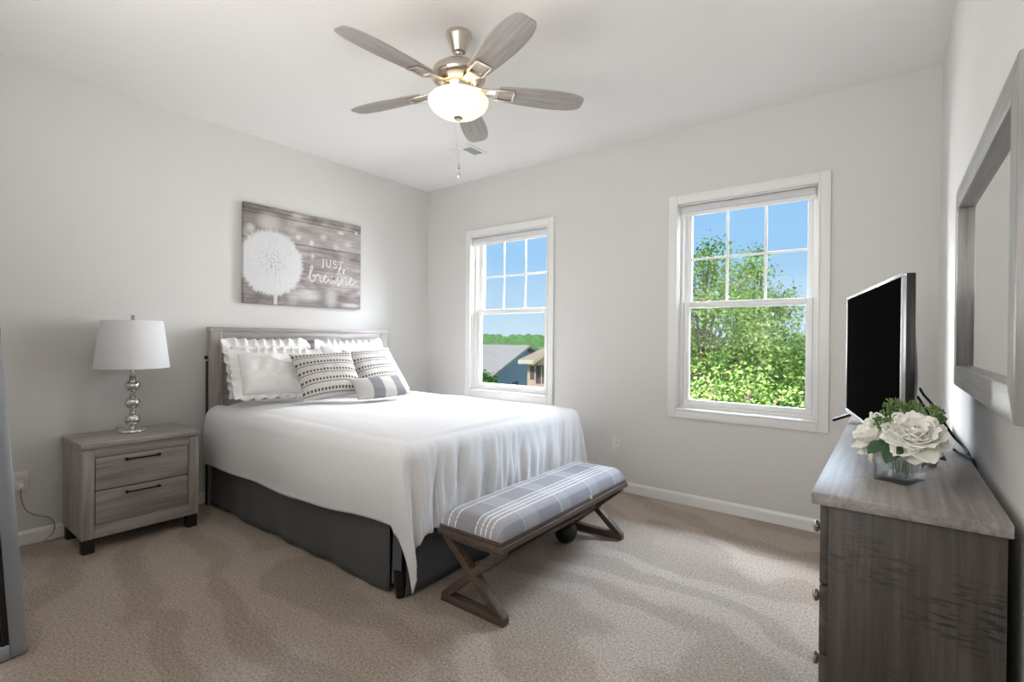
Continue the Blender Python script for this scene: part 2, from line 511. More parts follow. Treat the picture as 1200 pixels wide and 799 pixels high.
# ------------------------------------------------------------------ builders
class MB:
    def __init__(self):
        self.bm = bmesh.new()
        self.uv = None
    def _add(self, bm2, mat=None):
        if mat is not None:
            bmesh.ops.transform(bm2, matrix=mat, verts=bm2.verts)
        me = bpy.data.meshes.new('tmp'); bm2.to_mesh(me); bm2.free()
        self.bm.from_mesh(me); bpy.data.meshes.remove(me)
    def box(self, x0, x1, y0, y1, z0, z1, bev=0.0, seg=2, mat=None):
        b = bmesh.new()
        bmesh.ops.create_cube(b, size=1)
        for v in b.verts:
            v.co = Vector((x0 + (v.co.x + .5) * (x1 - x0), y0 + (v.co.y + .5) * (y1 - y0), z0 + (v.co.z + .5) * (z1 - z0)))
        if bev > 0:
            bmesh.ops.bevel(b, geom=b.edges[:], offset=bev, segments=seg, profile=0.5, affect='EDGES')
        self._add(b, mat)
        return self
    def prism(self, pts, d, bev=0.0):
        """closed outline pts (3D, planar) pushed along vector d"""
        b = bmesh.new(); d = Vector(d)
        a = [b.verts.new(Vector(p)) for p in pts]
        c = [b.verts.new(Vector(p) + d) for p in pts]
        n = len(pts)
        b.faces.new(a); b.faces.new(c[::-1])
        for i in range(n):
            b.faces.new((a[i], c[i], c[(i + 1) % n], a[(i + 1) % n]))
        bmesh.ops.recalc_face_normals(b, faces=b.faces[:])
        if bev > 0:
            bmesh.ops.bevel(b, geom=b.edges[:], offset=bev, segments=2, profile=0.5, affect='EDGES')
        self._add(b)
        return self
    def bar(self, p, q, w, t, side=(0, 1, 0), bev=0.003):
        """square bar from p to q, width w along side, thickness t across"""
        p, q, s = Vector(p), Vector(q), Vector(side).normalized()
        ax = (q - p); L = ax.length; ax.normalize()
        n = ax.cross(s).normalized(); s = n.cross(ax).normalized()
        mt = Matrix((ax, s, n)).transposed().to_4x4(); mt.translation = (p + q) / 2
        return self.box(-L / 2, L / 2, -w / 2, w / 2, -t / 2, t / 2, bev, 2, mt)
    def tube(self, pts, r, seg=10, cap=True):
        b = bmesh.new(); P = [Vector(p) for p in pts]
        rr = r if isinstance(r, (list, tuple)) else [r] * len(P)
        rings = []; up = None
        for i, p in enumerate(P):
            t = (P[min(i + 1, len(P) - 1)] - P[max(i - 1, 0)]).normalized()
            if up is None:
                up = t.orthogonal().normalized()
            up = (up - t * up.dot(t))
            up = up.normalized() if up.length > 1e-6 else t.orthogonal().normalized()
            w = t.cross(up)
            rings.append([b.verts.new(p + (up * math.cos(2 * PI * k / seg) + w * math.sin(2 * PI * k / seg)) * rr[i]) for k in range(seg)])
        for a, c in zip(rings, rings[1:]):
            for k in range(seg):
                b.faces.new((a[k], a[(k + 1) % seg], c[(k + 1) % seg], c[k]))
        if cap:
            b.faces.new(rings[0][::-1]); b.faces.new(rings[-1])
        self._add(b)
        return self
    def lathe(self, prof, c, seg=40, mat=None):
        """profile of (radius, z) about the vertical through c"""
        b = bmesh.new(); rings = []
        for r, z in prof:
            if r < 1e-5:
                rings.append([b.verts.new((0, 0, z))])
            else:
                rings.append([b.verts.new((r * math.cos(2 * PI * k / seg), r * math.sin(2 * PI * k / seg), z)) for k in range(seg)])
        for a, d in zip(rings, rings[1:]):
            for k in range(seg):
                k2 = (k + 1) % seg
                if len(a) == 1 and len(d) == 1: continue
                if len(a) == 1: b.faces.new((a[0], d[k2], d[k]))
                elif len(d) == 1: b.faces.new((a[k], a[k2], d[0]))
                else: b.faces.new((a[k], a[k2], d[k2], d[k]))
        bmesh.ops.recalc_face_normals(b, faces=b.faces[:])
        if mat is None:
            mat = Matrix.Translation(Vector(c))
        self._add(b, mat)
        return self
    def ball(self, c, r, sc=(1, 1, 1), seg=16):
        b = bmesh.new()
        bmesh.ops.create_uvsphere(b, u_segments=seg, v_segments=max(6, seg // 2), radius=r)
        for v in b.verts:
            v.co = Vector((v.co.x * sc[0], v.co.y * sc[1], v.co.z * sc[2])) + Vector(c)
        self._add(b)
        return self
    def grid(self, fn, nu, nv, uvfn=None, closed_u=False):
        vs = [[self.bm.verts.new(fn(i / nu, j / nv)) for i in range(nu + (0 if closed_u else 1))] for j in range(nv + 1)]
        if uvfn and self.uv is None:
            self.uv = self.bm.loops.layers.uv.new('UVMap')
        for j in range(nv):
            for i in range(nu):
                i2 = (i + 1) % len(vs[0])
                f = self.bm.faces.new((vs[j][i], vs[j][i2], vs[j + 1][i2], vs[j + 1][i]))
                if uvfn:
                    for lp, (a, c) in zip(f.loops, ((i, j), (i + 1, j), (i + 1, j + 1), (i, j + 1))):
                        lp[self.uv].uv = uvfn(a / nu, c / nv)
        return self
    def build(self, name, mat, parent=None, loc=None, smooth=True, auto=40, local=False, weld=0.0):
        """verts are in world space; the origin goes to loc (or to the parent's place)"""
        if weld > 0:
            bmesh.ops.remove_doubles(self.bm, verts=self.bm.verts[:], dist=weld)
        me = bpy.data.meshes.new(name)
        o = Vector((0, 0, 0))
        if not local:
            o = Vector(loc) if loc is not None else (world_loc(parent) if parent else Vector((0, 0, 0)))
            if o.length > 0:
                bmesh.ops.translate(self.bm, verts=self.bm.verts[:], vec=-o)
        if smooth:
            lim = math.radians(auto)
            for f in self.bm.faces: f.smooth = True
            for ed in self.bm.edges:
                if len(ed.link_faces) == 2 and ed.calc_face_angle(0) > lim:
                    ed.smooth = False
        self.bm.to_mesh(me); self.bm.free()
        me.materials.append(mat)
        ob = bpy.data.objects.new(name, me)
        COL.objects.link(ob)
        if parent:
            ob.parent = parent
            ob.location = Vector((0, 0, 0)) if local else (o - world_loc(parent))
        else:
            ob.location = o
        return ob

def world_loc(o):
    v = Vector(o.location)
    while o.parent:
        o = o.parent; v += o.location
    return v

def tag(o, label=None, cat=None, group=None, kind=None):
    if label: o['label'] = label
    if cat: o['category'] = cat
    if group: o['group'] = group
    if kind: o['kind'] = kind
    return o

def thing(name, loc, label, cat, group=None, kind=None):
    o = bpy.data.objects.new(name, None)
    o.empty_display_size = 0.1
    o.location = loc
    COL.objects.link(o)
    return tag(o, label, cat, group, kind)

def spline(pts, n=8):
    P = [Vector(p) for p in pts]; out = []
    for i in range(len(P) - 1):
        p0, p1, p2, p3 = P[max(i - 1, 0)], P[i], P[i + 1], P[min(i + 2, len(P) - 1)]
        for k in range(n):
            t = k / n
            out.append(0.5 * ((2 * p1) + (p2 - p0) * t + (2 * p0 - 5 * p1 + 4 * p2 - p3) * t * t + (3 * p1 - p0 - 3 * p2 + p3) * t ** 3))
    out.append(P[-1])
    return out

# ------------------------------------------------------------------ room
RW, RY, RH, T = 4.125, -4.45, 2.74, 0.16           # width, far back, height, wall thickness
def struct(o):
    o['kind'] = 'structure'; return o

b = MB(); b.box(-T, RW + T, RY - T, T, -0.25, 0.0)
struct(b.build('floor', M['carpet'], smooth=False))
b = MB(); b.box(-T, RW + T, RY - T, T, RH, RH + 0.25)
struct(b.build('ceiling', M['ceiling'], smooth=False))
b = MB(); b.box(-T, 0, RY - T, T, 0, RH)
struct(b.build('wall_left', M['wall'], smooth=False))
b = MB(); b.box(RW, RW + T, RY - T, T, 0, RH)
struct(b.build('wall_right', M['wall'], smooth=False))
b = MB(); b.box(0, RW, RY - T, RY, 0, RH)
struct(b.build('wall_front', M['wall'], smooth=False))
# window wall with its two openings
OP = [(0.625, 1.530), (2.660, 3.550)]
OZ0, OZ1 = 0.690, 2.190
b = MB()
xs = [0, OP[0][0], OP[0][1], OP[1][0], OP[1][1], RW]
for i in range(5):
    if i in (1, 3):
        b.box(xs[i], xs[i + 1], 0, T, 0, OZ0); b.box(xs[i], xs[i + 1], 0, T, OZ1, RH)
    else:
        b.box(xs[i], xs[i + 1], 0, T, 0, RH)
struct(b.build('wall_back', M['wall'], smooth=False, weld=0.0005))

def base_profile(a, c, n):
    """baseboard from a to c along the wall, n = inward normal"""
    a, c, n = Vector(a), Vector(c), Vector(n)
    pts = [a + n * q[0] + _z * q[1] for q in ((0, 0), (0.014, 0), (0.014, 0.062), (0.009, 0.074), (0.004, 0.080), (0, 0.080))]
    return MB().prism(pts, c - a)
struct(base_profile((0, RY, 0), (0, 0, 0), (1, 0, 0)).build('baseboard_left', M['trim'], smooth=False))
struct(base_profile((0, 0, 0), (RW, 0, 0), (0, -1, 0)).build('baseboard_back', M['trim'], smooth=False))
struct(base_profile((RW, RY, 0), (RW, 0, 0), (-1, 0, 0)).build('baseboard_right', M['trim'], smooth=False))
struct(base_profile((0, RY, 0), (RW, RY, 0), (0, 1, 0)).build('baseboard_front', M['trim'], smooth=False))

def frame_rect(b, x0, x1, z0, z1, w, y0, y1, bev=0.002, wb=None, wt=None):
    wb = w if wb is None else wb; wt = w if wt is None else wt
    b.box(x0, x0 + w, y0, y1, z0, z1, bev); b.box(x1 - w, x1, y0, y1, z0, z1, bev)
    b.box(x0 + w, x1 - w, y0, y1, z1 - wt, z1, bev); b.box(x0 + w, x1 - w, y0, y1, z0, z0 + wb, bev)

def window(n, x0, x1):
    r = thing('window_%d' % n, ((x0 + x1) / 2, 0, OZ0), None, None, None, 'structure')
    b = MB(); frame_rect(b, x0 - 0.062, x1 + 0.062, OZ0 - 0.062, OZ1 + 0.062, 0.062, -0.018, 0.0, 0.004)
    frame_rect(b, x0 - 0.008, x1 + 0.008, OZ0 - 0.008, OZ1 + 0.008, 0.014, -0.024, -0.004, 0.003)
    b.build('window_casing', M['trim'], r)
    b = MB(); frame_rect(b, x0, x1, OZ0, OZ1, 0.010, 0.0, T, 0.001)
    b.build('jamb_liner', M['trim'], r)
    # vinyl frame with its tracks
    b = MB(); frame_rect(b, x0 + 0.010, x1 - 0.010, OZ0 + 0.010, OZ1 - 0.010, 0.022, 0.045, 0.135, 0.002)
    frame_rect(b, x0 + 0.032, x1 - 0.032, OZ0 + 0.032, OZ1 - 0.032, 0.008, 0.085, 0.095, 0.001)
    b.build('vinyl_frame', M['vinyl'], r)
    fx0, fx1, fz0, fz1 = x0 + 0.034, x1 - 0.034, OZ0 + 0.033, OZ1 - 0.033
    mz = 1.455
    # lower sash, towards the room
    b = MB(); frame_rect(b, fx0, fx1, fz0, mz + 0.022, 0.040, 0.052, 0.084, 0.004, 0.036, 0.044)
    b.box(fx0 + 0.3, fx1 - 0.3, 0.047, 0.056, mz + 0.004, mz + 0.012, 0.002)
    lo = b.build('lower_sash', M['vinyl'], r)
    MB().box(fx0 + 0.038, fx1 - 0.038, 0.066, 0.070, fz0 + 0.034, mz - 0.020).build('pane', M['pane'], lo, smooth=False)
    # upper sash, outside, with its muntin bars
    b = MB(); frame_rect(b, fx0, fx1, mz - 0.022, fz1, 0.040, 0.096, 0.128, 0.004, 0.044, 0.036)
    up = b.build('upper_sash', M['vinyl'], r)
    gx0, gx1, gz0, gz1 = fx0 + 0.038, fx1 - 0.038, mz + 0.020, fz1 - 0.034
    MB().box(gx0, gx1, 0.110, 0.114, gz0, gz1).build('pane', M['pane'], up, smooth=False)
    b = MB()
    for q in (1, 2):
        xm = gx0 + (gx1 - gx0) * q / 3
        b.box(xm - 0.009, xm + 0.009, 0.103, 0.1095, gz0, gz1, 0.002)
    zm = (gz0 + gz1) / 2 - 0.005
    b.box(gx0, gx1, 0.104, 0.1095, zm - 0.009, zm + 0.009, 0.002)
    b.build('muntin', M['vinyl'], up)
    return r
window(1, *OP[0]); window(2, *OP[1])

def roller(x0, x1, label):
    r = thing('roller_shade', ((x0 + x1) / 2, 0.02, OZ1 - 0.012), label, 'window shade', 'rolled up window shades')
    prof = [(0.0, -0.024), (0.022, -0.022)]
    z = OZ1 - 0.043
    b = MB(); b.tube([(x0 + 0.022, 0.022, z), (x1 - 0.022, 0.022, z)], 0.027, 20)
    b.build('fabric_roll', M['roller'], r)
    b = MB(); b.box(x0 + 0.020, x1 - 0.020, 0.008, 0.020, z - 0.052, z - 0.024, 0.003)
    b.build('bottom_rail', M['vinyl'], r)
    b = MB()
    for x in (x0 + 0.0125, x1 - 0.0165):
        b.box(x, x + 0.004, -0.004, 0.048, z - 0.030, OZ1 - 0.0102, 0.001)
    b.box(x0 + 0.0165, x1 - 0.0165, -0.004, 0.046, OZ1 - 0.0155, OZ1 - 0.0102, 0.001)
    b.build('bracket', M['vinyl'], r)
roller(*OP[0], 'grey roller shade rolled up at the top of the window beside the bed')
roller(*OP[1], 'grey roller shade rolled up at the top of the window beside the television')

# ------------------------------------------------------------------ bed
BY0, BY1 = -2.165, -0.595                          # near and far side
bed = thing('bed', (0.11, -1.38, 0), 'grey wooden queen bed with panelled headboard against the pale wall', 'bed')
b = MB()
# headboard: stiles, rails, cap and sunk panel
HX0, HX1, HZ = 0.045, 0.108, 1.262
hbo = MB().box(HX0 + 0.012, HX1 - 0.028, BY0 + 0.094, BY1 - 0.094, 0.30, HZ - 0.096, 0.001).build('headboard', M['oak_h'], bed)
for ya, yb in ((BY0 + 0.012, BY0 + 0.096), (BY1 - 0.096, BY1 - 0.012)):
    MB().box(HX0, HX1, ya, yb, 0.0, HZ - 0.03, 0.004).build('stile', M['oak_v'], hbo)
MB().box(HX0 - 0.004, HX1 + 0.004, BY0 + 0.008, BY1 - 0.008, HZ - 0.032, HZ, 0.005).build('cap_rail', M['oak_h'], hbo)
MB().box(HX0, HX1 - 0.002, BY0 + 0.096, BY1 - 0.096, HZ - 0.098, HZ - 0.032, 0.003).build('top_rail', M['oak_h'], hbo)
b = MB()
b.box(HX0 + 0.004, HX0 + 0.030, BY0 + 0.004, BY0 + 0.012, 0.0, 1.02, 0.002)
b.ball((HX0 + 0.02, BY0 + 0.002, 1.045), 0.014)
b.build('mounting_post', M['black_wood'], hbo)
MB().box(0.112, 2.09, BY0 + 0.045, BY0 + 0.072, 0.13, 0.28, 0.004).build('side_rail', M['black_wood'], bed)
MB().box(0.112, 2.09, BY1 - 0.072, BY1 - 0.045, 0.13, 0.28, 0.004).build('side_rail', M['black_wood'], bed)
MB().box(2.09, 2.118, BY0 + 0.045, BY1 - 0.045, 0.13, 0.28, 0.004).build('foot_rail', M['black_wood'], bed)
for y in (BY0 + 0.035, BY1 - 0.035):
    b = MB(); b.lathe([(0, 0), (0.018, 0.0), (0.020, 0.006), (0.030, 0.075), (0.030, 0.13), (0, 0.13)], (2.125, y, 0), 16)
    b.build('leg', M['black'], bed)
MB().box(0.125, 2.085, BY0 + 0.075, BY1 - 0.075, 0.20, 0.42, 0.03, 3).build('box_spring', M['box'], bed)
MB().box(0.125, 2.105, BY0 + 0.05, BY1 - 0.05, 0.422, 0.685, 0.06, 4).build('mattress', M['white_cotton'], bed)

# bed skirt: near side, foot and far side panels, hanging from under the mattress
def skirt_panel(p, q, nrm, z0, z1, amp, seed, flare=0.0):
    p, q, nrm = Vector(p), Vector(q), Vector(nrm)
    L = (q - p).length
    def f(s, t):
        w = amp * (1 - t) * (math.sin(s * L * 11 + seed) * 0.6 + math.sin(s * L * 23 + seed * 2) * 0.4)
        return p + (q - p) * s + nrm * (w + flare * (1 - t)) + _z * (z0 + (z1 - z0) * t + 0.003 * (1 - t) * math.sin(s * L * 5 + seed))
    return f
sk = thing('bed_skirt', (1.1, -1.38, 0.41), 'dark grey cloth bed skirt hanging below the white duvet', 'bed skirt')
for nm, p, q, n_, N in (('side_panel', (0.116, BY0 + 0.024, 0), (2.060, BY0 + 0.024, 0), (0, -1, 0), 90),
                        ('side_panel', (0.116, BY1 - 0.024, 0), (2.060, BY1 - 0.024, 0), (0, 1, 0), 90),
                        ('foot_panel', (2.160, BY0 + 0.035, 0), (2.160, BY1 - 0.035, 0), (1, 0, 0), 70),
                        ('corner_flap', (2.095, BY0 + 0.022, 0), (2.150, BY0 + 0.026, 0), (0, -1, 0), 8),
                        ('corner_flap', (2.095, BY1 - 0.022, 0), (2.150, BY1 - 0.026, 0), (0, 1, 0), 8)):
    b = MB(); b.grid(skirt_panel(p, q, n_, 0.062 if nm == 'corner_flap' else 0.012, 0.415, 0.008 if nm == 'foot_panel' else 0.012, 1.3, 0.004), N, 10)
    o = b.build(nm, M['skirt'], sk)
    sd = o.modifiers.new('thick', 'SOLIDIFY'); sd.thickness = 0.003

# duvet: one cloth, over the top, down both sides and the foot, corners hanging in a fold
DX0, DXF = 0.145, 2.215                             # head end and foot edge on top
DY0, DY1 = BY0 - 0.01, BY1 + 0.01
DTOP = 0.728
def duvet_pt(s, t):
    """s: cloth coordinate across (metres, 0 at the near bed edge, W at the far one); t: along from the head"""
    Wd = DY1 - DY0; Ld = DXF - DX0
    a = -s if s < 0 else (s - Wd if s > Wd else 0.0)        # hang past the side
    bq = t - Ld if t > Ld else 0.0                          # hang past the foot
    sg = -1 if s < Wd / 2 else 1
    ys = DY0 if sg < 0 else DY1
    R = 0.075
    def hang(d):
        """length d over the edge -> (outward, drop)"""
        arc = R * PI / 2
        if d < arc:
            th = d / R
            return R * math.sin(th), R * (1 - math.cos(th))
        return R + 0.03 * (d - arc), R + (d - arc)
    n1 = noise.noise(Vector((s * 2.2, t * 2.0, 3.1)))
    n2 = noise.noise(Vector((s * 6.0, t * 5.0, 7.7)))
    if a == 0 and bq == 0:
        puff = 0.018 * math.sin(PI * min(max(s / Wd, 0), 1)) ** 0.5
        headfall = 0.0
        if t < 0.22:
            headfall = 0.035 * (1 - t / 0.22) ** 2
        z = DTOP + puff + 0.008 * n1 + 0.003 * n2 - headfall
        # inset so that the rounded edge lands on the bed's side
        x = DX0 + t * (Ld - R) / Ld
        y = DY0 + R + s * (Wd - 2 * R) / Wd
        edge = min(s, Wd - s)
        if edge < 0.14: z -= 0.015 * (1 - edge / 0.14) ** 2
        if Ld - t < 0.14: z -= 0.012 * (1 - (Ld - t) / 0.14) ** 2
        return Vector((x, y, z))
    if bq == 0:
        o, d = hang(a)
        x = DX0 + t * (Ld - R) / Ld
        wv = 0.008 * (1 + math.sin(t * 5.1 + 0.6)) * min(1, a / 0.3) + 0.010 * (n1 + .6) * min(1, a / 0.15) + 0.003 * n2
        bulge = 0.018 * math.sin(min(1, a / 0.42) * PI)
        y0 = DY0 + R if sg < 0 else DY1 - R
        return Vector((x, y0 + sg * (o + wv + bulge), DTOP - 0.015 + 0.008 * n1 - d))
    if a == 0:
        o, d = hang(bq)
        y = DY0 + R + s * (Wd - 2 * R) / Wd
        k = min(1, max(0, bq - 0.03) / 0.22)
        f1 = math.sin(s * 27 + 2.2 * math.sin(s * 4.0) + bq * 5)
        f1 = 2 * abs(math.sin(s * 14.5 + 1.6 * math.sin(s * 4.0) + bq * 2.5)) ** 0.8 - 1
        f2 = math.sin(s * 52 + 3.0 * math.sin(s * 7.0) - bq * 6)
        f2 = 0.7 * f2 + 0.6 * math.sin(s * 90 + 4 * math.sin(s * 9.0) + bq * 14)
        fade = 0.40 + 0.60 * math.exp(-((s - 0.35) / 0.55) ** 2)
        wv = k * fade * (0.023 * f1 + 0.011 * f2 + 0.018 * n2)
        x = DXF - R + o * 0.90 + 0.012 * k + wv
        return Vector((x, y, DTOP - 0.012 + 0.008 * n1 - d))
    # corner: the quarter of cloth past both edges gathers into one hanging fold
    r = math.hypot(a, bq); th = math.atan2(bq, a) / (PI / 2)   # 0 on the side, 1 on the foot
    o, d = hang(r)
    y0 = DY0 + R if sg < 0 else DY1 - R
    x0 = DXF - R
    ext = min(1, r / 0.5)
    tip = 0.088 * ext + 0.3 * R * (1 - ext) + R * 0.7 * ext
    ph = min(1, th / 0.62)
    if th < 0.62:                                              # side plane running on to the fold's edge
        cx = x0 + tip * (ph ** 1.0)
        cy = y0 + sg * (o + 0.018 * math.sin(min(1, r / 0.42) * PI)) * (1 - 0.20 * ph ** 3)
    else:                                                      # back from the edge to the foot face
        ph = (th - 0.62) / 0.38
        ex, ey = x0 + tip, y0 + sg * o * 0.80
        fx, fy = x0 + o * 0.90 + 0.012, y0
        cx = ex + (fx - ex) * ph - 0.03 * ext * math.sin(PI * ph)
        cy = ey + (fy - ey) * ph
    rnd = math.sin(th * PI / 2), math.cos(th * PI / 2)
    if r < 0.16:                                               # round shoulder blends into the fold
        w = r / 0.16
        qx, qy = x0 + o * rnd[0], y0 + sg * o * rnd[1]
        cx, cy = qx + (cx - qx) * w, qy + (cy - qy) * w
    return Vector((cx, cy, DTOP - 0.013 + 0.008 * n1 - d * (1.0 + 0.125 * ext)))

def build_duvet():
    Wd = DY1 - DY0; Ld = DXF - DX0
    A, B = 0.445, 0.455
    nu, nv = 210, 220
    def cu(i): return -A + (Wd + 2 * A) * i
    def cv(j): return (Ld + B) * j
    b = MB()
    def f(i, j):
        s, t = cu(i), cv(j)
        if s < 0:      # hem hangs a little unevenly
            s *= 1.0 - 0.010 * math.sin(t * 4.2 + 0.4) - 0.008 * math.sin(t * 11) - 0.09 * min(1, max(0, t - 1.2) / 0.9)
        return duvet_pt(s, t)
    b.grid(f, nu, nv, lambda i, j: (cu(i), cv(j)))
    o = b.build('duvet', M['duvet'], None, (1.15, -1.38, 0.72), auto=180)
    sd = o.modifiers.new('thick', 'SOLIDIFY'); sd.thickness = 0.012; sd.offset = 1
    return tag(o, 'white finely striped duvet spread over the bed with its corner hanging low', 'duvet')
build_duvet()

# pillows
def pillow_mesh(b, w, h, t, nx=36, ny=30, pinch=0.06, pw=2.6, ex=0.5, wob=0.0, seed=0.0, dent=0.0):
    def side(sg):
        def f(i, j):
            U, V = 2 * i - 1, 2 * j - 1
            x = U * w / 2 * (1 - pinch * (1 - V * V))
            y = (V * (1 - pinch * (1 - U * U)) + 1) * h / 2
            th = t / 2 * max(0, (1 - abs(U) ** pw) * (1 - abs(V) ** pw)) ** ex
            th *= 1 + wob * noise.noise(Vector((U * 2.1 + seed, V * 2.0, sg * 3 + seed)))
            th += 0.30 * wob * t * noise.noise(Vector((U * 5 + seed, V * 5, 9))) * (1 - U * U) * (1 - V * V)
            th *= 1 - dent * math.exp(-(U * U * 3 + (V - 0.95) ** 2 * 5))
            # sag: fuller towards the bottom
            th *= 1 + 0.12 * (-V)
            return Vector((x, y, sg * max(th, 0)))
        return f
    b.grid(side(1), nx, ny, lambda i, j: ((i - .5) * w, j * h))
    fb = side(-1)
    b.grid(lambda i, j: fb(1 - i, j), nx, ny, lambda i, j: ((.5 - i) * w, j * h))

def pose(o, c, tilt, yaw, roll):
    tilt, yaw, roll = map(math.radians, (tilt, yaw, roll))
    U = Vector((-math.sin(yaw), math.cos(yaw), 0)); N = Vector((math.cos(yaw), math.sin(yaw), 0))
    V = _z * math.cos(tilt) - N * math.sin(tilt)
    u = U * math.cos(roll) + V * math.sin(roll); v = V * math.cos(roll) - U * math.sin(roll)
    n = u.cross(v)
    mt = Matrix((u, v, n)).transposed().to_4x4(); mt.translation = Vector(c)
    o.matrix_world = mt
    o.location, o.rotation_euler = mt.to_translation(), mt.to_euler()

def sham(label, c, w, h, t, tilt, yaw, roll, seed, dent):
    r = thing('pillow_sham', (0, 0, 0), label, 'pillow', 'white ruffled pillow shams')
    b = MB(); pillow_mesh(b, w, h, t, 44, 36, 0.03, 2.8, 0.45, 0.38, seed, dent)
    b.build('cover', M['white_cotton'], r, local=True, auto=180, weld=0.0004)
    # gathered ruffle round the seam
    per = 2 * (w + h); N = 560
    def f(i, j):
        s = (i * per) % per; q = i * per
        if s < w: U, V, ox, oy = 2 * s / w - 1, -1, 0, -1
        elif s < w + h: U, V, ox, oy = 1, 2 * (s - w) / h - 1, 1, 0
        elif s < 2 * w + h: U, V, ox, oy = 1 - 2 * (s - w - h) / w, 1, 0, 1
        else: U, V, ox, oy = -1, 1 - 2 * (s - 2 * w - h) / h, -1, 0
        pin = 0.03
        x = U * w / 2 * (1 - pin * (1 - V * V)); y = (V * (1 - pin * (1 - U * U)) + 1) * h / 2
        cr = max(0, abs(U) - 0.88) / 0.12 if abs(V) == 1 else max(0, abs(V) - 0.86) / 0.14
        if abs(V) == 1: ox = math.copysign(cr, U) * 0.8
        else: oy = math.copysign(cr, V) * 0.8
        L = math.hypot(ox, oy); ox, oy = ox / L, oy / L
        wd = 0.062 * (1 + 0.22 * noise.noise(Vector((q * 9, seed, 2))) + 0.25 * cr)
        wave = math.sin(q * 2 * PI / 0.062 + 4.5 * noise.noise(Vector((q * 6, seed, 5))))
        if V == -1: wd *= 0.55
        lat = 0.012 * j * math.cos(q * 2 * PI / 0.062 + 4.5 * noise.noise(Vector((q * 6, seed, 5))))
        return Vector((x + ox * (wd * j - 0.004) - oy * lat * 0.5, y + oy * (wd * j - 0.004) + ox * lat * 0.5, 0.015 * j * wave + 0.020 * j * noise.noise(Vector((q * 4, seed, 8)))))
    b = MB(); b.grid(f, N, 5, None, True)
    o = b.build('ruffle', M['white_cotton'], r, local=True, auto=180)
    sd = o.modifiers.new('thick', 'SOLIDIFY'); sd.thickness = 0.002
    pose(r, c, tilt, yaw, roll)
    return r
sham('white ruffled sham leaning on the headboard nearest the lamp', (0.335, -1.795, 0.800), 0.54, 0.348, 0.15, 22, 0, 0, 1.3, 0.35)
sham('white ruffled sham leaning on the headboard beside the window', (0.335, -1.085, 0.800), 0.58, 0.348, 0.16, 21, 0, 0, 4.1, 0.2)
sham('white ruffled sham propped in front, behind the dotted pillow', (0.600, -1.875, 0.800), 0.52, 0.335, 0.16, 36, -10, -2, 7.7, 0.1)

def throw(label, c, w, h, t, tilt, yaw, roll, mat, name, seed, group=None):
    b = MB(); pillow_mesh(b, w, h, t, 40, 34, 0.07, 2.3, 0.55, 0.08, seed)
    o = b.build(name, mat, None, local=True, auto=180, weld=0.0004)
    tag(o, label, 'pillow', group)
    pose(o, c, tilt, yaw, roll)
    return o
throw('grey square pillow with rows of dark dots overlapping the white sham', (0.880, -1.655, 0.777), 0.44, 0.42, 0.13, 43, -16, 4, M['throw'], 'throw_pillow', 2.0, 'dotted throw pillows')
throw('grey square pillow with rows of dark dots farther back beside the window', (0.80, -1.155, 0.775), 0.44, 0.43, 0.14, 40, -4, 3, M['throw'], 'throw_pillow', 5.0, 'dotted throw pillows')
throw('small oblong pillow in beige and slate bands lying in front of the others', (1.075, -1.385, 0.775), 0.42, 0.20, 0.10, 48, -14, 3, M['lumbar'], 'lumbar_pillow', 8.0)

# ------------------------------------------------------------------ nightstand
NY0, NY1, NXF, NZ = -2.922, -2.352, 0.452, 0.605
ns = thing('nightstand', (0.24, (NY0 + NY1) / 2, 0), 'grey oak two drawer nightstand with black feet carrying the lamp', 'nightstand')
nb = MB()
nb.box(0.045, NXF - 0.02, NY0, NY0 + 0.022, 0.08, NZ - 0.028, 0.002)
nb.box(0.045, NXF - 0.02, NY1 - 0.022, NY1, 0.08, NZ - 0.028, 0.002)
nb.box(0.045, 0.057, NY0 + 0.022, NY1 - 0.022, 0.08, NZ - 0.028)
nb.box(0.057, NXF - 0.02, NY0 + 0.022, NY1 - 0.022, 0.08, 0.098)
nb.build('carcass', M['oak_v'], ns)
DYa, DYb, DZa, DZm, DZb = NY0 + 0.056, NY1 - 0.056, 0.150, 0.337, 0.524
for ya, yb in ((NY0, DYa), (DYb, NY1)):
    MB().box(NXF - 0.02, NXF, ya, yb, 0.08, NZ - 0.028, 0.002).build('front_stile', M['oak_v'], ns)
for z0, z1 in ((0.08, DZa), (DZb, NZ - 0.028)):
    MB().box(NXF - 0.02, NXF, DYa, DYb, z0, z1, 0.002).build('front_rail', M['oak_h'], ns)
MB().box(NXF - 0.034, NXF - 0.022, DYa - 0.004, DYb + 0.004, DZa - 0.004, DZb + 0.004).build('drawer_recess', M['gap'], ns)
MB().box(0.035, NXF + 0.014, NY0 - 0.006, NY1 + 0.006, NZ - 0.028, NZ, 0.003).build('top', M['oak_h'], ns)
for z0, z1 in ((DZa, DZm), (DZm, DZb)):
    d = MB().box(NXF - 0.024, NXF - 0.004, DYa + 0.004, DYb - 0.004, z0 + 0.003, z1 - 0.003, 0.002).build('drawer', M['oak_h'], ns)
    zc, yc = z1 - 0.030, (NY0 + NY1) / 2 - 0.01
    hh = MB()
    hh.tube(spline([(NXF + 0.022, yc - 0.085, zc), (NXF + 0.026, yc - 0.03, zc), (NXF + 0.026, yc + 0.03, zc), (NXF + 0.022, yc + 0.085, zc)], 6), 0.0050, 10)
    for q in (-0.078, 0.078):
        hh.tube([(NXF - 0.004, yc + q, zc), (NXF + 0.020, yc + q, zc)], 0.0055, 10)
        hh.ball((NXF + 0.021, yc + q, zc), 0.0085)
    hh.build('handle', M['bronze'], d)
for x in (0.055, NXF - 0.062):
    for y in (NY0 + 0.004, NY1 - 0.059):
        MB().box(x, x + 0.055, y, y + 0.055, 0.0, 0.08, 0.003).build('leg', M['black_wood'], ns)

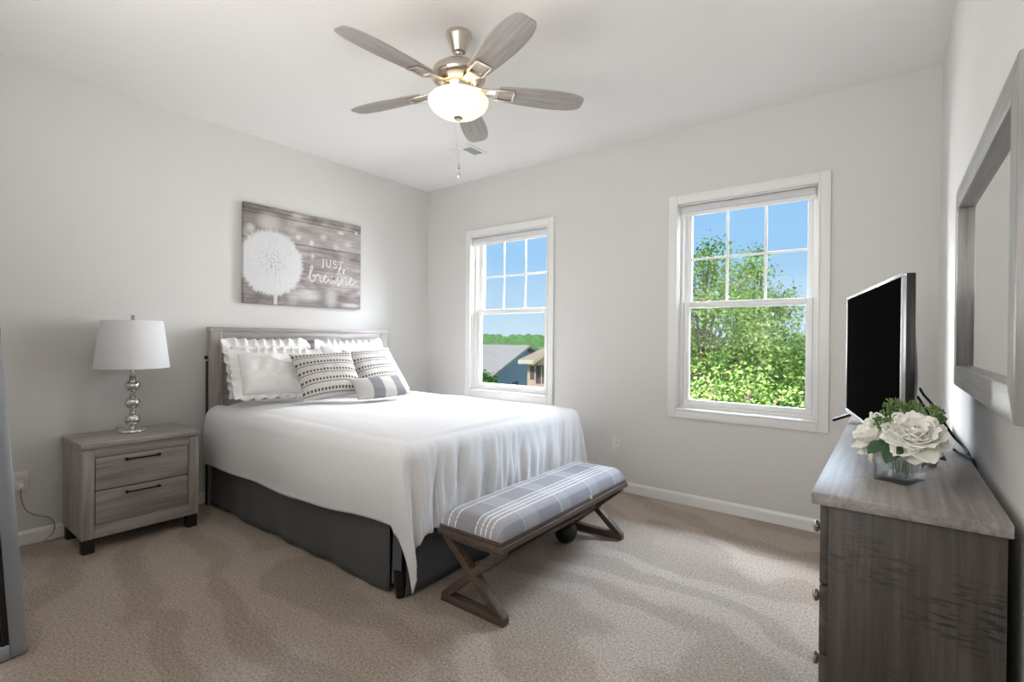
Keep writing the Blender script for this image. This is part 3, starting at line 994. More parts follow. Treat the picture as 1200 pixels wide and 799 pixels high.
# table lamp
LX, LY = 0.215, -2.632
lamp = thing('table_lamp', (LX, LY, NZ), 'silver table lamp with stacked glass balls and white drum shade', 'lamp')
L0 = NZ
MB().lathe([(0, L0), (0.072, L0), (0.073, L0 + 0.004), (0.073, L0 + 0.012), (0.070, L0 + 0.017), (0.018, L0 + 0.020), (0.014, L0 + 0.030), (0, L0 + 0.030)], (LX, LY, 0)).build('base', M['chrome'], lamp)
balls = []
z = L0 + 0.030
for i in range(3):
    balls.append(z + 0.046); z += 0.104
for zc in balls:
    MB().lathe([(0.0001, zc - 0.041)] + [(0.041 * math.cos(a), zc + 0.038 * math.sin(a)) for a in [(-80 + 10 * i) * PI / 180 for i in range(17)]] + [(0.0001, zc + 0.041)], (LX, LY, 0)).build('glass_ball', M['chrome'], lamp)
for zc in [balls[0] - 0.046] + [q + 0.050 for q in balls]:
    MB().lathe([(0, zc - 0.014), (0.014, zc - 0.014), (0.018, zc - 0.008), (0.013, zc), (0.018, zc + 0.008), (0.014, zc + 0.014), (0, zc + 0.014)], (LX, LY, 0), 24).build('spacer', M['nickel'], lamp)
MB().tube([(LX, LY, balls[2] + 0.055), (LX, LY, 1.30)], 0.006, 10).build('rod', M['nickel'], lamp)
SZ0, SZ1 = 0.998, 1.288
b = MB(); b.lathe([(0.188, SZ0), (0.190, SZ0), (0.155, SZ1), (0.152, SZ1), (0.186, SZ0 + 0.002), (0.188, SZ0)], (LX, LY, 0), 64)
sh = b.build('lamp_shade', M['shade'], lamp, auto=50)
b = MB()
for k in range(3):
    a = k * 2 * PI / 3 + 0.4
    b.tube([(LX, LY, SZ1 - 0.012), (LX + 0.152 * math.cos(a), LY + 0.152 * math.sin(a), SZ1 - 0.006)], 0.002, 6)
b.build('spider', M['nickel'], sh)
MB().lathe([(0, 1.288), (0.010, 1.288), (0.013, 1.296), (0.006, 1.302), (0.012, 1.310), (0.013, 1.318), (0.008, 1.325), (0, 1.326)], (LX, LY, 0), 20).build('finial', M['chrome'], lamp)

# outlet by the nightstand, and the lamp's cord
def outlet(c, n, label):
    c, n = Vector(c), Vector(n)
    r = thing('electrical_outlet', c, label, 'outlet', 'wall outlets')
    tx = Vector((0, 0, 1)).cross(n)
    mt = Matrix((tx, _z, n)).transposed().to_4x4(); mt.translation = c
    MB().box(-0.036, 0.036, -0.058, 0.058, 0.0, 0.006, 0.003, 2, mt).build('cover_plate', M['plastic_white'], r)
    for v in (-0.024, 0.024):
        s = MB(); s.box(-0.016, 0.016, v - 0.015, v + 0.015, 0.005, 0.009, 0.003, 2, mt)
        so = s.build('socket', M['plastic_white'], r)
        g = MB()
        for u in (-0.006, 0.006):
            g.box(u - 0.001, u + 0.001, v - 0.001, v + 0.007, 0.008, 0.0094, 0, 2, mt)
        g.box(-0.002, 0.002, v - 0.010, v - 0.006, 0.008, 0.0094, 0, 2, mt)
        g.build('slot', M['gap'], so)
outlet((0.0, -3.098, 0.362), (1, 0, 0), 'white wall outlet with a cord plugged in beside the nightstand')
outlet((2.190, 0.0, 0.356), (0, -1, 0), 'white wall outlet under the gap between the two windows')
cord = thing('lamp_cord', (0.03, -3.098, 0.34), 'thin grey lamp cord drooping from outlet to floor behind nightstand', 'cord')
b = MB(); b.box(0.0098, 0.034, -3.110, -3.086, 0.326, 0.350, 0.004)
b.build('plug', M['plastic_white'], cord)
M['cord'] = plain('clear_grey_cord', rgb(150, 142, 134), 0.4)
b = MB(); b.tube(spline([(0.032, -3.098, 0.330), (0.034, -3.096, 0.27), (0.030, -3.075, 0.200), (0.026, -3.03, 0.160), (0.024, -2.975, 0.130), (0.024, -2.955, 0.085), (0.026, -2.963, 0.035), (0.035, -3.00, 0.006), (0.06, -2.985, 0.005), (0.055, -2.94, 0.005), (0.030, -2.88, 0.005), (0.022, -2.80, 0.02), (0.020, -2.70, 0.30), (0.020, -2.67, 0.58), (0.036, -2.655, 0.612), (0.10, -2.64, 0.6085), (0.141, -2.635, 0.6105)], 8), 0.0028, 8)
b.build('wire', M['cord'], cord)

# ------------------------------------------------------------------ bench
QX0, QX1, QY0, QY1 = 2.288, 2.662, -2.055, -0.835
bench = thing('bench', ((QX0 + QX1) / 2, (QY0 + QY1) / 2, 0), 'long dark wooden bench with grey plaid cushion at the foot of the bed', 'bench')
bc = Vector(((QX0 + QX1) / 2, (QY0 + QY1) / 2, 0))
b = MB()
b.box(QX0, QX1, QY0, QY1, 0.312, 0.338, 0.004)
b.box(QX0 + 0.006, QX1 - 0.006, QY0 + 0.006, QY1 - 0.006, 0.336, 0.360, 0.005)
b.build('seat_frame', M['bench_wood'], bench)
def cushion(i, j):
    U, V = 2 * i - 1, 2 * j - 1
    hw, hl = (QX1 - QX0) / 2 - 0.008, (QY1 - QY0) / 2 - 0.008
    def rnd(t, h, R=0.06):
        x = t * (h + R * 0.55)
        d = abs(x) - (h - R)
        if d <= 0: return x, 0.0
        a = min(PI / 2, d / R)
        return math.copysign(h - R + R * math.sin(a), x), 1 - math.cos(a)
    x, fx = rnd(U, hw); y, fy = rnd(V, hl)
    f = 1 - math.sqrt(max(0, (1 - fx) ** 2 * (1 - fy) ** 2))
    f = min(1.0, f)
    z = 0.356 + 0.068 * (1 - f) + 0.010 * (1 - U * U) * (1 - V ** 4) + 0.003 * noise.noise(Vector((x * 6, y * 6, 1)))
    return Vector((bc.x + x, bc.y + y, z))
b = MB(); b.grid(cushion, 60, 120)
b.build('cushion', M['plaid'], bench, (bc.x, bc.y, 0.40), auto=180)
MB().box(QX1 - 0.010, QX1 + 0.004, -1.300, -1.290, 0.352, 0.368, 0.001).build('tag', M['plastic_white'], bench)
for sy, ye in ((1, QY0 + 0.045), (-1, QY1 - 0.045)):
    xa, xb = QX0 + 0.012, QX1 - 0.022
    lg = MB()
    lg.bar((xa + 0.004, ye, 0.306), (xb, ye, 0.022), 0.042, 0.036)
    lo = lg.build('leg', M['bench_wood_x'], bench)
    lg = MB()
    lg.bar((xb - 0.004, ye, 0.306), (xa, ye, 0.022), 0.041, 0.035)
    lg.build('leg', M['bench_wood_x'], bench)
    MB().bar((xa - 0.010, ye, 0.018), (xb + 0.012, ye, 0.018), 0.043, 0.036).build('floor_bar', M['bench_wood_x'], bench)
    MB().box(xa - 0.004, xb + 0.004, ye - 0.024, ye + 0.024, 0.292, 0.3125, 0.003).build('cleat', M['bench_wood_x'], bench)
MB().tube([(bc.x, QY0 + 0.066, 0.166), (bc.x, QY1 - 0.066, 0.166)], 0.016, 14).build('stretcher', M['bench_wood'], bench)

# black dumbbell-like roller under the bench
o = MB().ball((2.405, -1.125, 0.066), 0.066, (1, 1, 1), 28).build('exercise_ball', M['black'], None, (2.405, -1.125, 0))
tag(o, 'small black ball on the carpet under the bench', 'ball')

# ------------------------------------------------------------------ dresser
RXF, RY0, RY1, RZ = 3.786, -2.282, -0.812, 0.855
dr = thing('dresser', (3.95, (RY0 + RY1) / 2, 0), 'dark weathered oak dresser along the right wall under the mirror', 'dresser')
b = MB()
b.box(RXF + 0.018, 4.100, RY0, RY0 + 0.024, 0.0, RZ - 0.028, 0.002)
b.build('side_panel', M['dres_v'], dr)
b = MB(); b.box(RXF + 0.018, 4.100, RY1 - 0.024, RY1, 0.0, RZ - 0.028, 0.002)
b.build('side_panel', M['dres_v'], dr)
MB().box(4.084, 4.096, RY0 + 0.024, RY1 - 0.024, 0.05, RZ - 0.03).build('back_panel', M['gap'], dr)
MB().box(RXF + 0.03, 4.08, RY0 + 0.024, RY1 - 0.024, 0.05, 0.07).build('bottom_panel', M['dres_t_lit'], dr)
MB().box(RXF + 0.02, RXF + 0.032, RY0 + 0.024, RY1 - 0.024, 0.0, RZ - 0.03).build('face_frame', M['gap'], dr)
MB().box(RXF - 0.014, 4.104, RY0 - 0.032, RY1 + 0.012, RZ - 0.028, RZ, 0.003).build('top', M['dres_t_lit'], dr)
rows = [(0.668, 0.812), (0.512, 0.660), (0.356, 0.504), (0.200, 0.348), (0.05, 0.192)]
rows = [(0.600, 0.820), (0.375, 0.594), (0.150, 0.369)]
ym = (RY0 + RY1) / 2
for ya, yb in ((RY0 + 0.012, ym - 0.004), (ym + 0.004, RY1 - 0.012)):
    for z0, z1 in ((0.632, 0.818), (0.470, 0.626), (0.308, 0.464), (0.146, 0.302)):
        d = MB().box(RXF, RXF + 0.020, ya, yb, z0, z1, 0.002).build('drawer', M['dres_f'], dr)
        zc = (z0 + z1) / 2
        for q in (0.17, 0.83):
            yk = ya + (yb - ya) * q
            mk = Matrix.Translation((RXF, yk, zc)) @ Matrix.Rotation(-PI / 2, 4, 'Y')
            MB().lathe([(0, 0), (0.006, 0), (0.006, 0.010), (0.0145, 0.015), (0.0155, 0.020), (0.012, 0.025), (0, 0.027)], None, 20, mk).build('knob', M['chrome'], d)

# television, angled on the dresser's far end
tv = thing('television', (3.85, -1.45, RZ), 'black flat television with silver edge standing on the dresser', 'television')
A = Vector((3.760, -1.010, 0)); B = Vector((3.938, -1.905, 0))
ax = (A - B).normalized(); L = (A - B).length
nf = Vector((-ax.y, ax.x, 0))                       # screen normal
if nf.x > 0: nf = -nf
mt = Matrix((ax, _z, ax.cross(_z))).transposed().to_4x4()
if ax.cross(_z).dot(nf) < 0:
    mt = Matrix((-ax, _z, (-ax).cross(_z))).transposed().to_4x4()
mt.translation = (A + B) / 2
TZ0, TZ1 = 0.893, 1.390
h2 = L / 2
b = MB()
for q in ((-h2, h2, TZ0, TZ0 + 0.014), (-h2, h2, TZ1 - 0.010, TZ1), (-h2, -h2 + 0.008, TZ0 + 0.014, TZ1 - 0.010), (h2 - 0.008, h2, TZ0 + 0.014, TZ1 - 0.010)):
    b.box(q[0], q[1], q[2], q[3], -0.009, 0.002, 0.001, 2, mt)
b.build('bezel', M['silver'], tv)
MB().box(-h2 + 0.006, h2 - 0.006, TZ0 + 0.012, TZ1 - 0.009, -0.008, -0.0005, 0, 2, mt).build('screen', M['screen'], tv, smooth=False)
b = MB(); b.box(-h2 + 0.001, h2 - 0.001, TZ0 + 0.001, TZ1 - 0.001, -0.030, -0.008, 0.003, 2, mt)
b.build('edge_band', M['black'], tv)
def tvback(i, j):
    a = 2 * i - 1; c = j
    x = a * (h2 - 0.006); y = TZ0 + 0.006 + c * (TZ1 - TZ0 - 0.012)
    e = (1 - abs(a) ** 6) * min(1, 3.2 * c * (1 - c) * (1.6 - c))
    return mt @ Vector((x, y, -0.029 - 0.042 * max(0, e)))
MB().grid(tvback, 30, 24).build('back_cover', M['tvback'], tv, auto=180)
for sx_ in (-h2 + 0.10, h2 - 0.10):
    b = MB()
    for zq in (0.058, -0.100):
        p = mt @ Vector((sx_, TZ0 + 0.004, -0.014)); q_ = mt @ Vector((sx_ + (0.05 if sx_ > 0 else -0.05) * 0.4, RZ + 0.006, zq))
        b.bar(p, q_, 0.030, 0.012, ax, 0.002)
    b.build('stand_leg', M['black'], tv)

# cords from the television down behind the dresser's top
for pts, lb in (([(3.995, -1.405, 1.04), (4.006, -1.40, 1.017), (4.026, -1.41, 0.989), (4.050, -1.43, 0.945), (4.079, -1.46, 0.893), (4.100, -1.50, 0.868), (4.110, -1.56, 0.85), (4.114, -1.60, 0.80)], 'black television cord arching highest behind the flowers toward the wall'),
                ([(3.985, -1.52, 1.02), (4.004, -1.50, 0.985), (4.023, -1.50, 0.944), (4.051, -1.52, 0.896), (4.076, -1.57, 0.863), (4.098, -1.64, 0.8605), (4.110, -1.68, 0.85), (4.114, -1.70, 0.80)], 'black television cord lying lower on the dresser behind the flowers')):
    b = MB(); b.tube(spline(pts, 10), 0.0042, 10)
    o = b.build('power_cord', M['black'], None, pts[0])
    tag(o, lb, 'cord', 'television cords')

# ------------------------------------------------------------------ wall mirror
mi = thing('wall_mirror', (RW, -1.885, 1.38), 'grey framed rectangular mirror hanging on the right wall above the dresser', 'mirror')
MX0, MX1, MY0, MY1, MZ0, MZ1, FW = 4.086, RW, -2.412, -1.360, 1.055, 1.712, 0.068
b = MB()
def mitre(b, p, w, dx):
    b.prism(p, (dx, 0, 0), 0.002)
for z0, z1 in ((MZ1, MZ1 - FW), (MZ0, MZ0 + FW)):
    MB().prism([(MX0, MY0, z0), (MX0, MY1, z0), (MX0, MY1 - FW, z1), (MX0, MY0 + FW, z1)], (MX1 - MX0 - 0.001, 0, 0), 0.003).build('frame_rail', M['mirror_frame'], mi)
for y0, y1 in ((MY0, MY0 + FW), (MY1, MY1 - FW)):
    MB().prism([(MX0, y0, MZ1), (MX0, y0, MZ0), (MX0, y1, MZ0 + FW), (MX0, y1, MZ1 - FW)], (MX1 - MX0 - 0.001, 0, 0), 0.003).build('frame_stile', M['mirror_frame_v'], mi)
MB().box(MX0 + 0.022, MX0 + 0.027, MY0 + FW - 0.006, MY1 - FW + 0.006, MZ0 + FW - 0.006, MZ1 - FW + 0.006).build('mirror_glass', M['mirror'], mi, smooth=False)

# ------------------------------------------------------------------ flowers in the glass vase
vc = Vector((3.936, -2.060, RZ))
va = math.radians(22.6)
e1 = Vector((-math.cos(va), math.sin(va), 0)); e2 = Vector((math.sin(va), math.cos(va), 0))
mtv = Matrix((e1, e2, _z)).transposed().to_4x4(); mtv.translation = vc
vh, va2, vb2, wl = 0.086, 0.034, 0.053, 0.004
b = MB()
def vring(a, c, z): return [mtv @ Vector((sx_ * a, sy_ * c, z)) for sx_, sy_ in ((-1, -1), (1, -1), (1, 1), (-1, 1))]
rings = [vring(va2, vb2, 0.0), vring(va2, vb2, vh), vring(va2 - wl, vb2 - wl, vh), vring(va2 - wl, vb2 - wl, 0.016)]
vs = [[b.bm.verts.new(p) for p in r] for r in rings]
b.bm.faces.new(vs[0][::-1]); b.bm.faces.new(vs[3])
for r0, r1 in zip(vs, vs[1:]):
    for k in range(4):
        b.bm.faces.new((r0[k], r0[(k + 1) % 4], r1[(k + 1) % 4], r1[k]))
bmesh.ops.recalc_face_normals(b.bm, faces=b.bm.faces[:])
o = b.build('glass_vase', M['vase'], None, vc, smooth=False)
tag(o, 'clear rectangular glass vase on the dresser holding white flowers', 'vase')

def petal(b, c, axis, az, R, W_, e0, e1_, curl, seed, start=0.0):
    """one cupped petal: leaves centre c round axis at azimuth az; elevation bends from e0 to e1"""
    axis = axis.normalized(); t0 = axis.orthogonal().normalized(); t1 = axis.cross(t0)
    rad = t0 * math.cos(az) + t1 * math.sin(az); side = axis.cross(rad)
    nu, nv = 8, 8
    line = []; p = c + rad * start
    for j in range(nv + 1):
        line.append(p.copy())
        el = e0 + (e1_ - e0) * (j / nv) ** 1.3
        p = p + (rad * math.cos(el) + axis * math.sin(el)) * (R / nv)
    def f(i, j):
        a = 2 * i - 1; jj = min(nv, int(round(j * nv)))
        w = W_ * (math.sin(PI * (0.12 + 0.76 * j)) ** 0.7)
        q = line[jj] + side * a * w
        el = e0 + (e1_ - e0) * j
        nrm = -rad * math.sin(el) + axis * math.cos(el)
        q = q + nrm * (curl * a * a * w) - (rad * math.cos(el) + axis * math.sin(el)) * (0.16 * R * a * a * j)
        q = q + nrm * 0.10 * W_ * j * noise.noise(Vector((a * 2.5 + seed, j * 3, seed * 1.7))) + nrm * 0.09 * W_ * j * j * math.sin(a * 7 + seed)
        return q
    b.grid(f, nu, nv)

def peony(label, c, axis, R, foot, seed):
    rnd = random.Random(seed)
    c, axis = Vector(c), Vector(axis).normalized()
    r = thing('white_peony', foot, label, 'flower', 'white peonies in the vase')
    b = MB()
    for n_, k, e0, e1_, wf in ((5, 0.46, 80, 118, 0.30), (6, 0.62, 66, 108, 0.36), (7, 0.80, 50, 92, 0.42), (8, 0.96, 30, 72, 0.46), (8, 1.06, 10, 48, 0.48), (7, 1.06, -14, 18, 0.50), (6, 1.0, -38, -22, 0.48)):
        off = rnd.random() * 6
        for i in range(n_):
            petal(b, c - axis * 0.35 * R, axis, off + i * 2 * PI / n_ + rnd.uniform(-.2, .2), R * k * rnd.uniform(.9, 1.08), R * wf * rnd.uniform(.9, 1.1),
                  math.radians(e0 + rnd.uniform(-8, 8)), math.radians(e1_ + rnd.uniform(-12, 12)), 0.30, rnd.random() * 20, 0.05 * R)
    o = b.build('bloom', M['petal'], r, auto=180)
    sd = o.modifiers.new('thick', 'SOLIDIFY'); sd.thickness = 0.0006
    b = MB(); st = c - axis * 0.36 * R
    b.tube(spline([st, st.lerp(Vector(foot), .5) + Vector((0, 0, 0.004)), Vector(foot)], 8), 0.003, 8)
    b.build('stem', M['stem'], r)
    return r

def leaf_blade(b, p, d, n_, L_, W_, bend=0.25):
    p, d, n_ = Vector(p), Vector(d).normalized(), Vector(n_).normalized()
    s = d.cross(n_).normalized(); n_ = s.cross(d)
    def f(i, j):
        a = 2 * i - 1
        w = W_ * max(0.0, math.sin(PI * min(1, j * 0.98 + 0.01))) ** 0.75 * (1.1 - 0.4 * j)
        return p + d * L_ * j + s * a * w - n_ * (bend * L_ * j * j) + n_ * (abs(a) * w * 0.25)
    b.grid(f, 6, 10)

fb = vc + Vector((0, 0, 0.0175))
peony('large white peony facing the camera in the glass vase', (3.962, -2.095, 0.985), (0.05, -0.62, 0.78), 0.066, fb + Vector((0.008, -0.006, 0)), 3)
peony('white peony at the vase edge nearest the television screen', (3.874, -2.005, 0.960), (-0.70, -0.30, 0.62), 0.066, fb + Vector((-0.006, 0.016, 0)), 9)
peony('half hidden white peony behind the large one toward the wall', (3.975, -1.99, 0.965), (0.45, 0.60, 0.66), 0.055, fb + Vector((0.012, 0.022, 0)), 14)

def sprig(label, tip, foot, seed, n_=90, R=0.024):
    rnd = random.Random(seed)
    tip, foot = Vector(tip), Vector(foot)
    r = thing('green_sprig', foot, label, 'greenery', 'green sprigs in the vase')
    b = MB()
    for i in range(n_):
        d = Vector((rnd.gauss(0, 1), rnd.gauss(0, 1), rnd.gauss(0, 1))).normalized()
        q = tip + d * R * rnd.random() ** 0.4
        leaf_blade(b, q, d + Vector((0, 0, .4)), d.orthogonal(), 0.010, 0.003, 0.2)
        b.ball(q + d * 0.006, 0.0026, (1, 1, 1), 6)
    b.build('buds', M['sprig'], r, auto=180)
    b = MB(); b.tube(spline([tip, tip.lerp(foot, .5) + Vector((rnd.uniform(-.006, .006), rnd.uniform(-.006, .006), .006)), foot], 8), 0.0016, 6)
    b.build('stem', M['stem'], r)
sprig('green sprig standing between the two front peonies', (3.904, -2.062, 0.998), fb + Vector((-0.008, -0.004, 0)), 1, 110, 0.024)
sprig('topmost green sprig above the middle of the bouquet', (3.922, -2.03, 1.034), fb + Vector((0.0, 0.008, 0)), 2, 70, 0.017)
sprig('green sprig peeking over the top of the large peony', (3.962, -1.985, 1.026), fb + Vector((0.004, 0.014, 0)), 3, 80, 0.018)
sprig('green sprig leaning out toward the wall beside the large peony', (4.000, -2.02, 1.018), fb + Vector((0.012, 0.004, 0)), 4, 90, 0.020)

def leafstem(label, pts, n_, L_, W_, foot):
    r = thing('leaf_stem', foot, label, 'greenery', 'leaf stems in the vase')
    b = MB(); leaf_blade(b, pts[0], Vector(pts[1]) - Vector(pts[0]), n_, L_, W_)
    o = b.build('leaf', M['leaf'], r, auto=180)
    sd = o.modifiers.new('thick', 'SOLIDIFY'); sd.thickness = 0.0008
    b = MB(); b.tube(spline([pts[0], Vector(pts[0]).lerp(Vector(foot), .5) + Vector((0, 0, .006)), foot], 8), 0.0016, 6)
    b.build('stem', M['stem'], r)
leafstem('broad dark leaf drooping over the left front corner of the vase', [(3.905, -2.085, 0.948), (3.872, -2.108, 0.930)], (-0.2, -0.6, 0.8), 0.048, 0.020, fb + Vector((-0.012, -0.01, 0)))
leafstem('broad dark leaf hanging over the middle of the vase front', [(3.928, -2.095, 0.950), (3.906, -2.142, 0.915)], (0.0, -0.7, 0.7), 0.058, 0.024, fb + Vector((-0.004, -0.018, 0)))
leafstem('dark leaf sticking out past the large peony over the right side', [(3.965, -2.045, 0.945), (4.010, -2.062, 0.932)], (0.3, -0.7, 0.7), 0.064, 0.022, fb + Vector((0.012, -0.02, 0)))

# ------------------------------------------------------------------ canvas on the wall
cv0 = Vector((0.0, -1.898, 1.450)); CW, CH, CT = 1.036, 0.764, 0.036
pic = thing('canvas_print', cv0, 'grey canvas print of a white dandelion reading just breathe above the bed', 'wall art')
b = MB(); b.box(0.002, CT, cv0.y, cv0.y + CW, cv0.z, cv0.z + CH, 0.003)
b.build('canvas', M['canvas'], pic)
def ribbon(b, pts, w, x):
    """flat printed stroke on the canvas; pts in (y, z) from its lower left corner"""
    P = [Vector((p[0], p[1])) for p in pts]; rows_ = []
    for i, p in enumerate(P):
        t = (P[min(i + 1, len(P) - 1)] - P[max(i - 1, 0)])
        t = t.normalized() if t.length > 0 else Vector((1, 0))
        n_ = Vector((-t.y, t.x))
        ww = w[i] if isinstance(w, list) else w
        rows_.append([b.bm.verts.new((x, cv0.y + p.x + n_.x * ww * s, cv0.z + p.y + n_.y * ww * s)) for s in (-.5, .5)])
    for r0, r1 in zip(rows_, rows_[1:]):
        b.bm.faces.new((r0[0], r0[1], r1[1], r1[0]))
jb = MB(); JX = CT + 0.0008
def J(pts, w=0.008): ribbon(jb, pts, w, JX)
jz, jh = 0.350, 0.060
y = 0.640
J([(y + .018, jz + jh), (y + .018, jz + .004), (y + .010, jz - .010), (y, jz - .008)]); J([(y + .006, jz + jh), (y + .030, jz + jh)], .004)
y = 0.690
J([(y, jz + jh), (y, jz + .018), (y + .008, jz + .002), (y + .022, jz), (y + .034, jz + .008), (y + .038, jz + .022), (y + .038, jz + jh)], .007)
J([(y - .010, jz + jh), (y + .010, jz + jh)], .004); J([(y + .028, jz + jh), (y + .048, jz + jh)], .004)
y = 0.752
J([(q.x, q.y) for q in spline([(y + .034, jz + .050, 0), (y + .020, jz + .061, 0), (y + .003, jz + .050, 0), (y + .010, jz + .036, 0), (y + .030, jz + .024, 0), (y + .034, jz + .008, 0), (y + .018, jz - .001, 0), (y, jz + .010, 0)], 5)], .007)
y = 0.808
J([(y + .020, jz + jh), (y + .020, jz)], .008); J([(y - .002, jz + jh - .002), (y + .042, jz + jh - .002)], .006); J([(y + .012, jz), (y + .028, jz)], .004)
J([(y - .002, jz + jh), (y - .002, jz + jh - .012)], .004); J([(y + .042, jz + jh), (y + .042, jz + jh - .012)], .004)
jb.build('lettering', M['lettering'], pic, smooth=False)
jb = MB()
scr = [(0.0, 0.5), (0.30, 1.2), (0.52, 2.0), (0.42, 2.25), (0.27, 1.8), (0.20, 0.8), (0.26, 0.1), (0.55, 0.0), (0.80, 0.35), (0.75, 0.85), (0.52, 0.85), (0.80, 0.80), (1.02, 0.95), (1.14, 1.12), (1.20, 0.98), (1.36, 0.95), (1.38, 0.5), (1.45, 0.05), (1.62, 0.10),
       (1.88, 0.50), (2.10, 0.85), (2.02, 1.05), (1.85, 0.80), (1.83, 0.30), (2.02, 0.0), (2.32, 0.30), (2.62, 0.85), (2.95, 0.95), (2.72, 1.02), (2.52, 0.60), (2.56, 0.10), (2.76, 0.05), (2.98, 0.50), (3.05, 0.92), (3.00, 0.35), (3.12, 0.0), (3.34, 0.35),
       (3.62, 1.3), (3.80, 2.15), (3.72, 2.3), (3.62, 1.5), (3.56, 0.2), (3.62, -0.35), (3.85, 0.2), (4.12, 1.2), (4.40, 2.0), (4.36, 2.2), (4.22, 1.9), (4.14, 0.9), (4.08, 0.0), (4.22, 0.6), (4.48, 0.98), (4.64, 0.8), (4.62, 0.2), (4.76, 0.0), (4.98, 0.3),
       (5.28, 0.65), (5.40, 0.92), (5.22, 1.05), (5.08, 0.55), (5.18, 0.05), (5.48, 0.08), (5.95, 0.55)]
pp = spline([(0.520 + q[0] * 0.0785, 0.212 + q[1] * 0.060 + 0.006 * q[0] / 6, 0) for q in scr], 6)
ribbon(jb, [(q.x, q.y) for q in pp], 0.0072, CT + 0.0010)
ribbon(jb, [(0.520 + q[0] * 0.0785, 0.212 + q[1] * 0.060) for q in ((3.30, 1.42), (3.6, 1.50), (4.0, 1.52))], 0.006, CT + 0.0010)
jb.build('lettering', M['lettering'], pic, smooth=False)

# ------------------------------------------------------------------ ceiling fan
FC = Vector((2.155, -1.80, 0))
fan = thing('ceiling_fan', (FC.x, FC.y, RH), 'five blade grey wood and nickel ceiling fan with lit bowl', 'ceiling fan')
MB().lathe([(0, RH), (0.066, RH), (0.066, RH - 0.012), (0.062, RH - 0.022), (0.060, RH - 0.026), (0.040, RH - 0.080), (0.034, RH - 0.092), (0.020, RH - 0.096), (0, RH - 0.096)], FC).build('canopy', M['nickel'], fan)
b = MB(); b.tube([(FC.x, FC.y, RH - 0.09), (FC.x, FC.y, 2.59)], 0.0125, 16); b.ball((FC.x, FC.y, 2.648), 0.022)
b.build('downrod', M['nickel'], fan)
MB().lathe([(0, 2.610), (0.024, 2.610), (0.026, 2.598), (0.060, 2.590), (0.100, 2.575), (0.128, 2.552), (0.138, 2.528), (0.138, 2.518), (0.130, 2.505), (0.108, 2.488), (0.090, 2.480), (0, 2.480)], FC, 56).build('motor_housing', M['nickel'], fan)
MB().lathe([(0, 2.482), (0.074, 2.482), (0.078, 2.474), (0.070, 2.460), (0.066, 2.440), (0.072, 2.431), (0, 2.431)], FC).build('switch_housing', M['nickel'], fan)
bp = [(0.104, 2.429), (0.118, 2.427), (0.140, 2.418), (0.1525, 2.402), (0.150, 2.386), (0.136, 2.364), (0.108, 2.342), (0.072, 2.326), (0.030, 2.318), (0.0, 2.317)]
MB().lathe(bp + [(r * 0.965, z + 0.004) for r, z in bp[::-1][1:]], FC, 56).build('light_bowl', M['bowl'], fan, auto=180)
MB().lathe([(0, 2.304), (0.012, 2.305), (0.020, 2.311), (0.024, 2.316), (0.020, 2.321), (0, 2.321)], FC, 24).build('finial', M['nickel'], fan)
bl = bpy.data.lights.new('fan_bulb', 'POINT'); bl.energy = 7; bl.color = (1.0, 0.80, 0.56); bl.shadow_soft_size = 0.006
bo_ = bpy.data.objects.new('fan_bulb', bl); bo_.location = (FC.x, FC.y, 2.4215); COL.objects.link(bo_)
for q, zt in ((0.006, 2.085), (-0.010, 2.10)):
    b = MB()
    b.tube([(FC.x + q, FC.y, 2.307), (FC.x + q, FC.y, zt)], 0.0012, 6)
    for i in range(60):
        zz = zt + i * (2.295 - zt) / 60
        b.ball((FC.x + q, FC.y, zz), 0.0020, (1, 1, 1), 6)
    ch = b.build('pull_chain', M['chrome'], fan)
    if q > 0:
        MB().lathe([(0, 2.086), (0.004, 2.084), (0.007, 2.070), (0.006, 2.058), (0.002, 2.055), (0.002, 2.040), (0.008, 2.034), (0.010, 2.024), (0.007, 2.014), (0, 2.011)], (FC.x + q, FC.y, 0), 16).build('pull_knob', M['chrome'], ch)
def blade_outline():
    """half-widths along the blade from r0 to r1"""
    pr = [(0.205, 0.050), (0.215, 0.056), (0.26, 0.060), (0.34, 0.067), (0.43, 0.073), (0.52, 0.074), (0.59, 0.068), (0.635, 0.056), (0.655, 0.044), (0.664, 0.030)]
    return [(r, w) for r, w in pr] + [(r, -w) for r, w in pr[::-1]]
for k in range(5):
    ang = math.radians(-94 + 72 * k)
    R_ = Matrix.Translation((FC.x, FC.y, 2.462)) @ Matrix.Rotation(ang, 4, 'Z')
    P_ = R_ @ Matrix.Rotation(math.radians(-11), 4, 'X')
    bo = bpy.data.objects.new('blade', None)
    b = MB(); b.prism([(r, w, -0.003) for r, w in blade_outline()], (0, 0, 0.006), 0.0015)
    o = b.build('blade', M['blade'], fan, local=True)
    mw = Matrix.Translation(-Vector(fan.location)) @ P_
    o.location, o.rotation_euler = mw.to_translation(), mw.to_euler()
    # bracket: arm under the motor ending in an open frame on the blade
    b = MB()
    b.prism([(0.085, -0.020, 0.012), (0.150, -0.026, 0.004), (0.190, -0.040, -0.004), (0.190, 0.040, -0.004), (0.150, 0.026, 0.004), (0.085, 0.020, 0.012)], (0, 0, -0.006), 0.001)
    b.box(0.186, 0.290, -0.044, -0.032, -0.012, -0.003, 0.002); b.box(0.186, 0.290, 0.032, 0.044, -0.012, -0.003, 0.002)
    b.box(0.278, 0.292, -0.044, 0.044, -0.012, -0.003, 0.002)
    br = b.build('blade_bracket', M['nickel'], o, local=True)

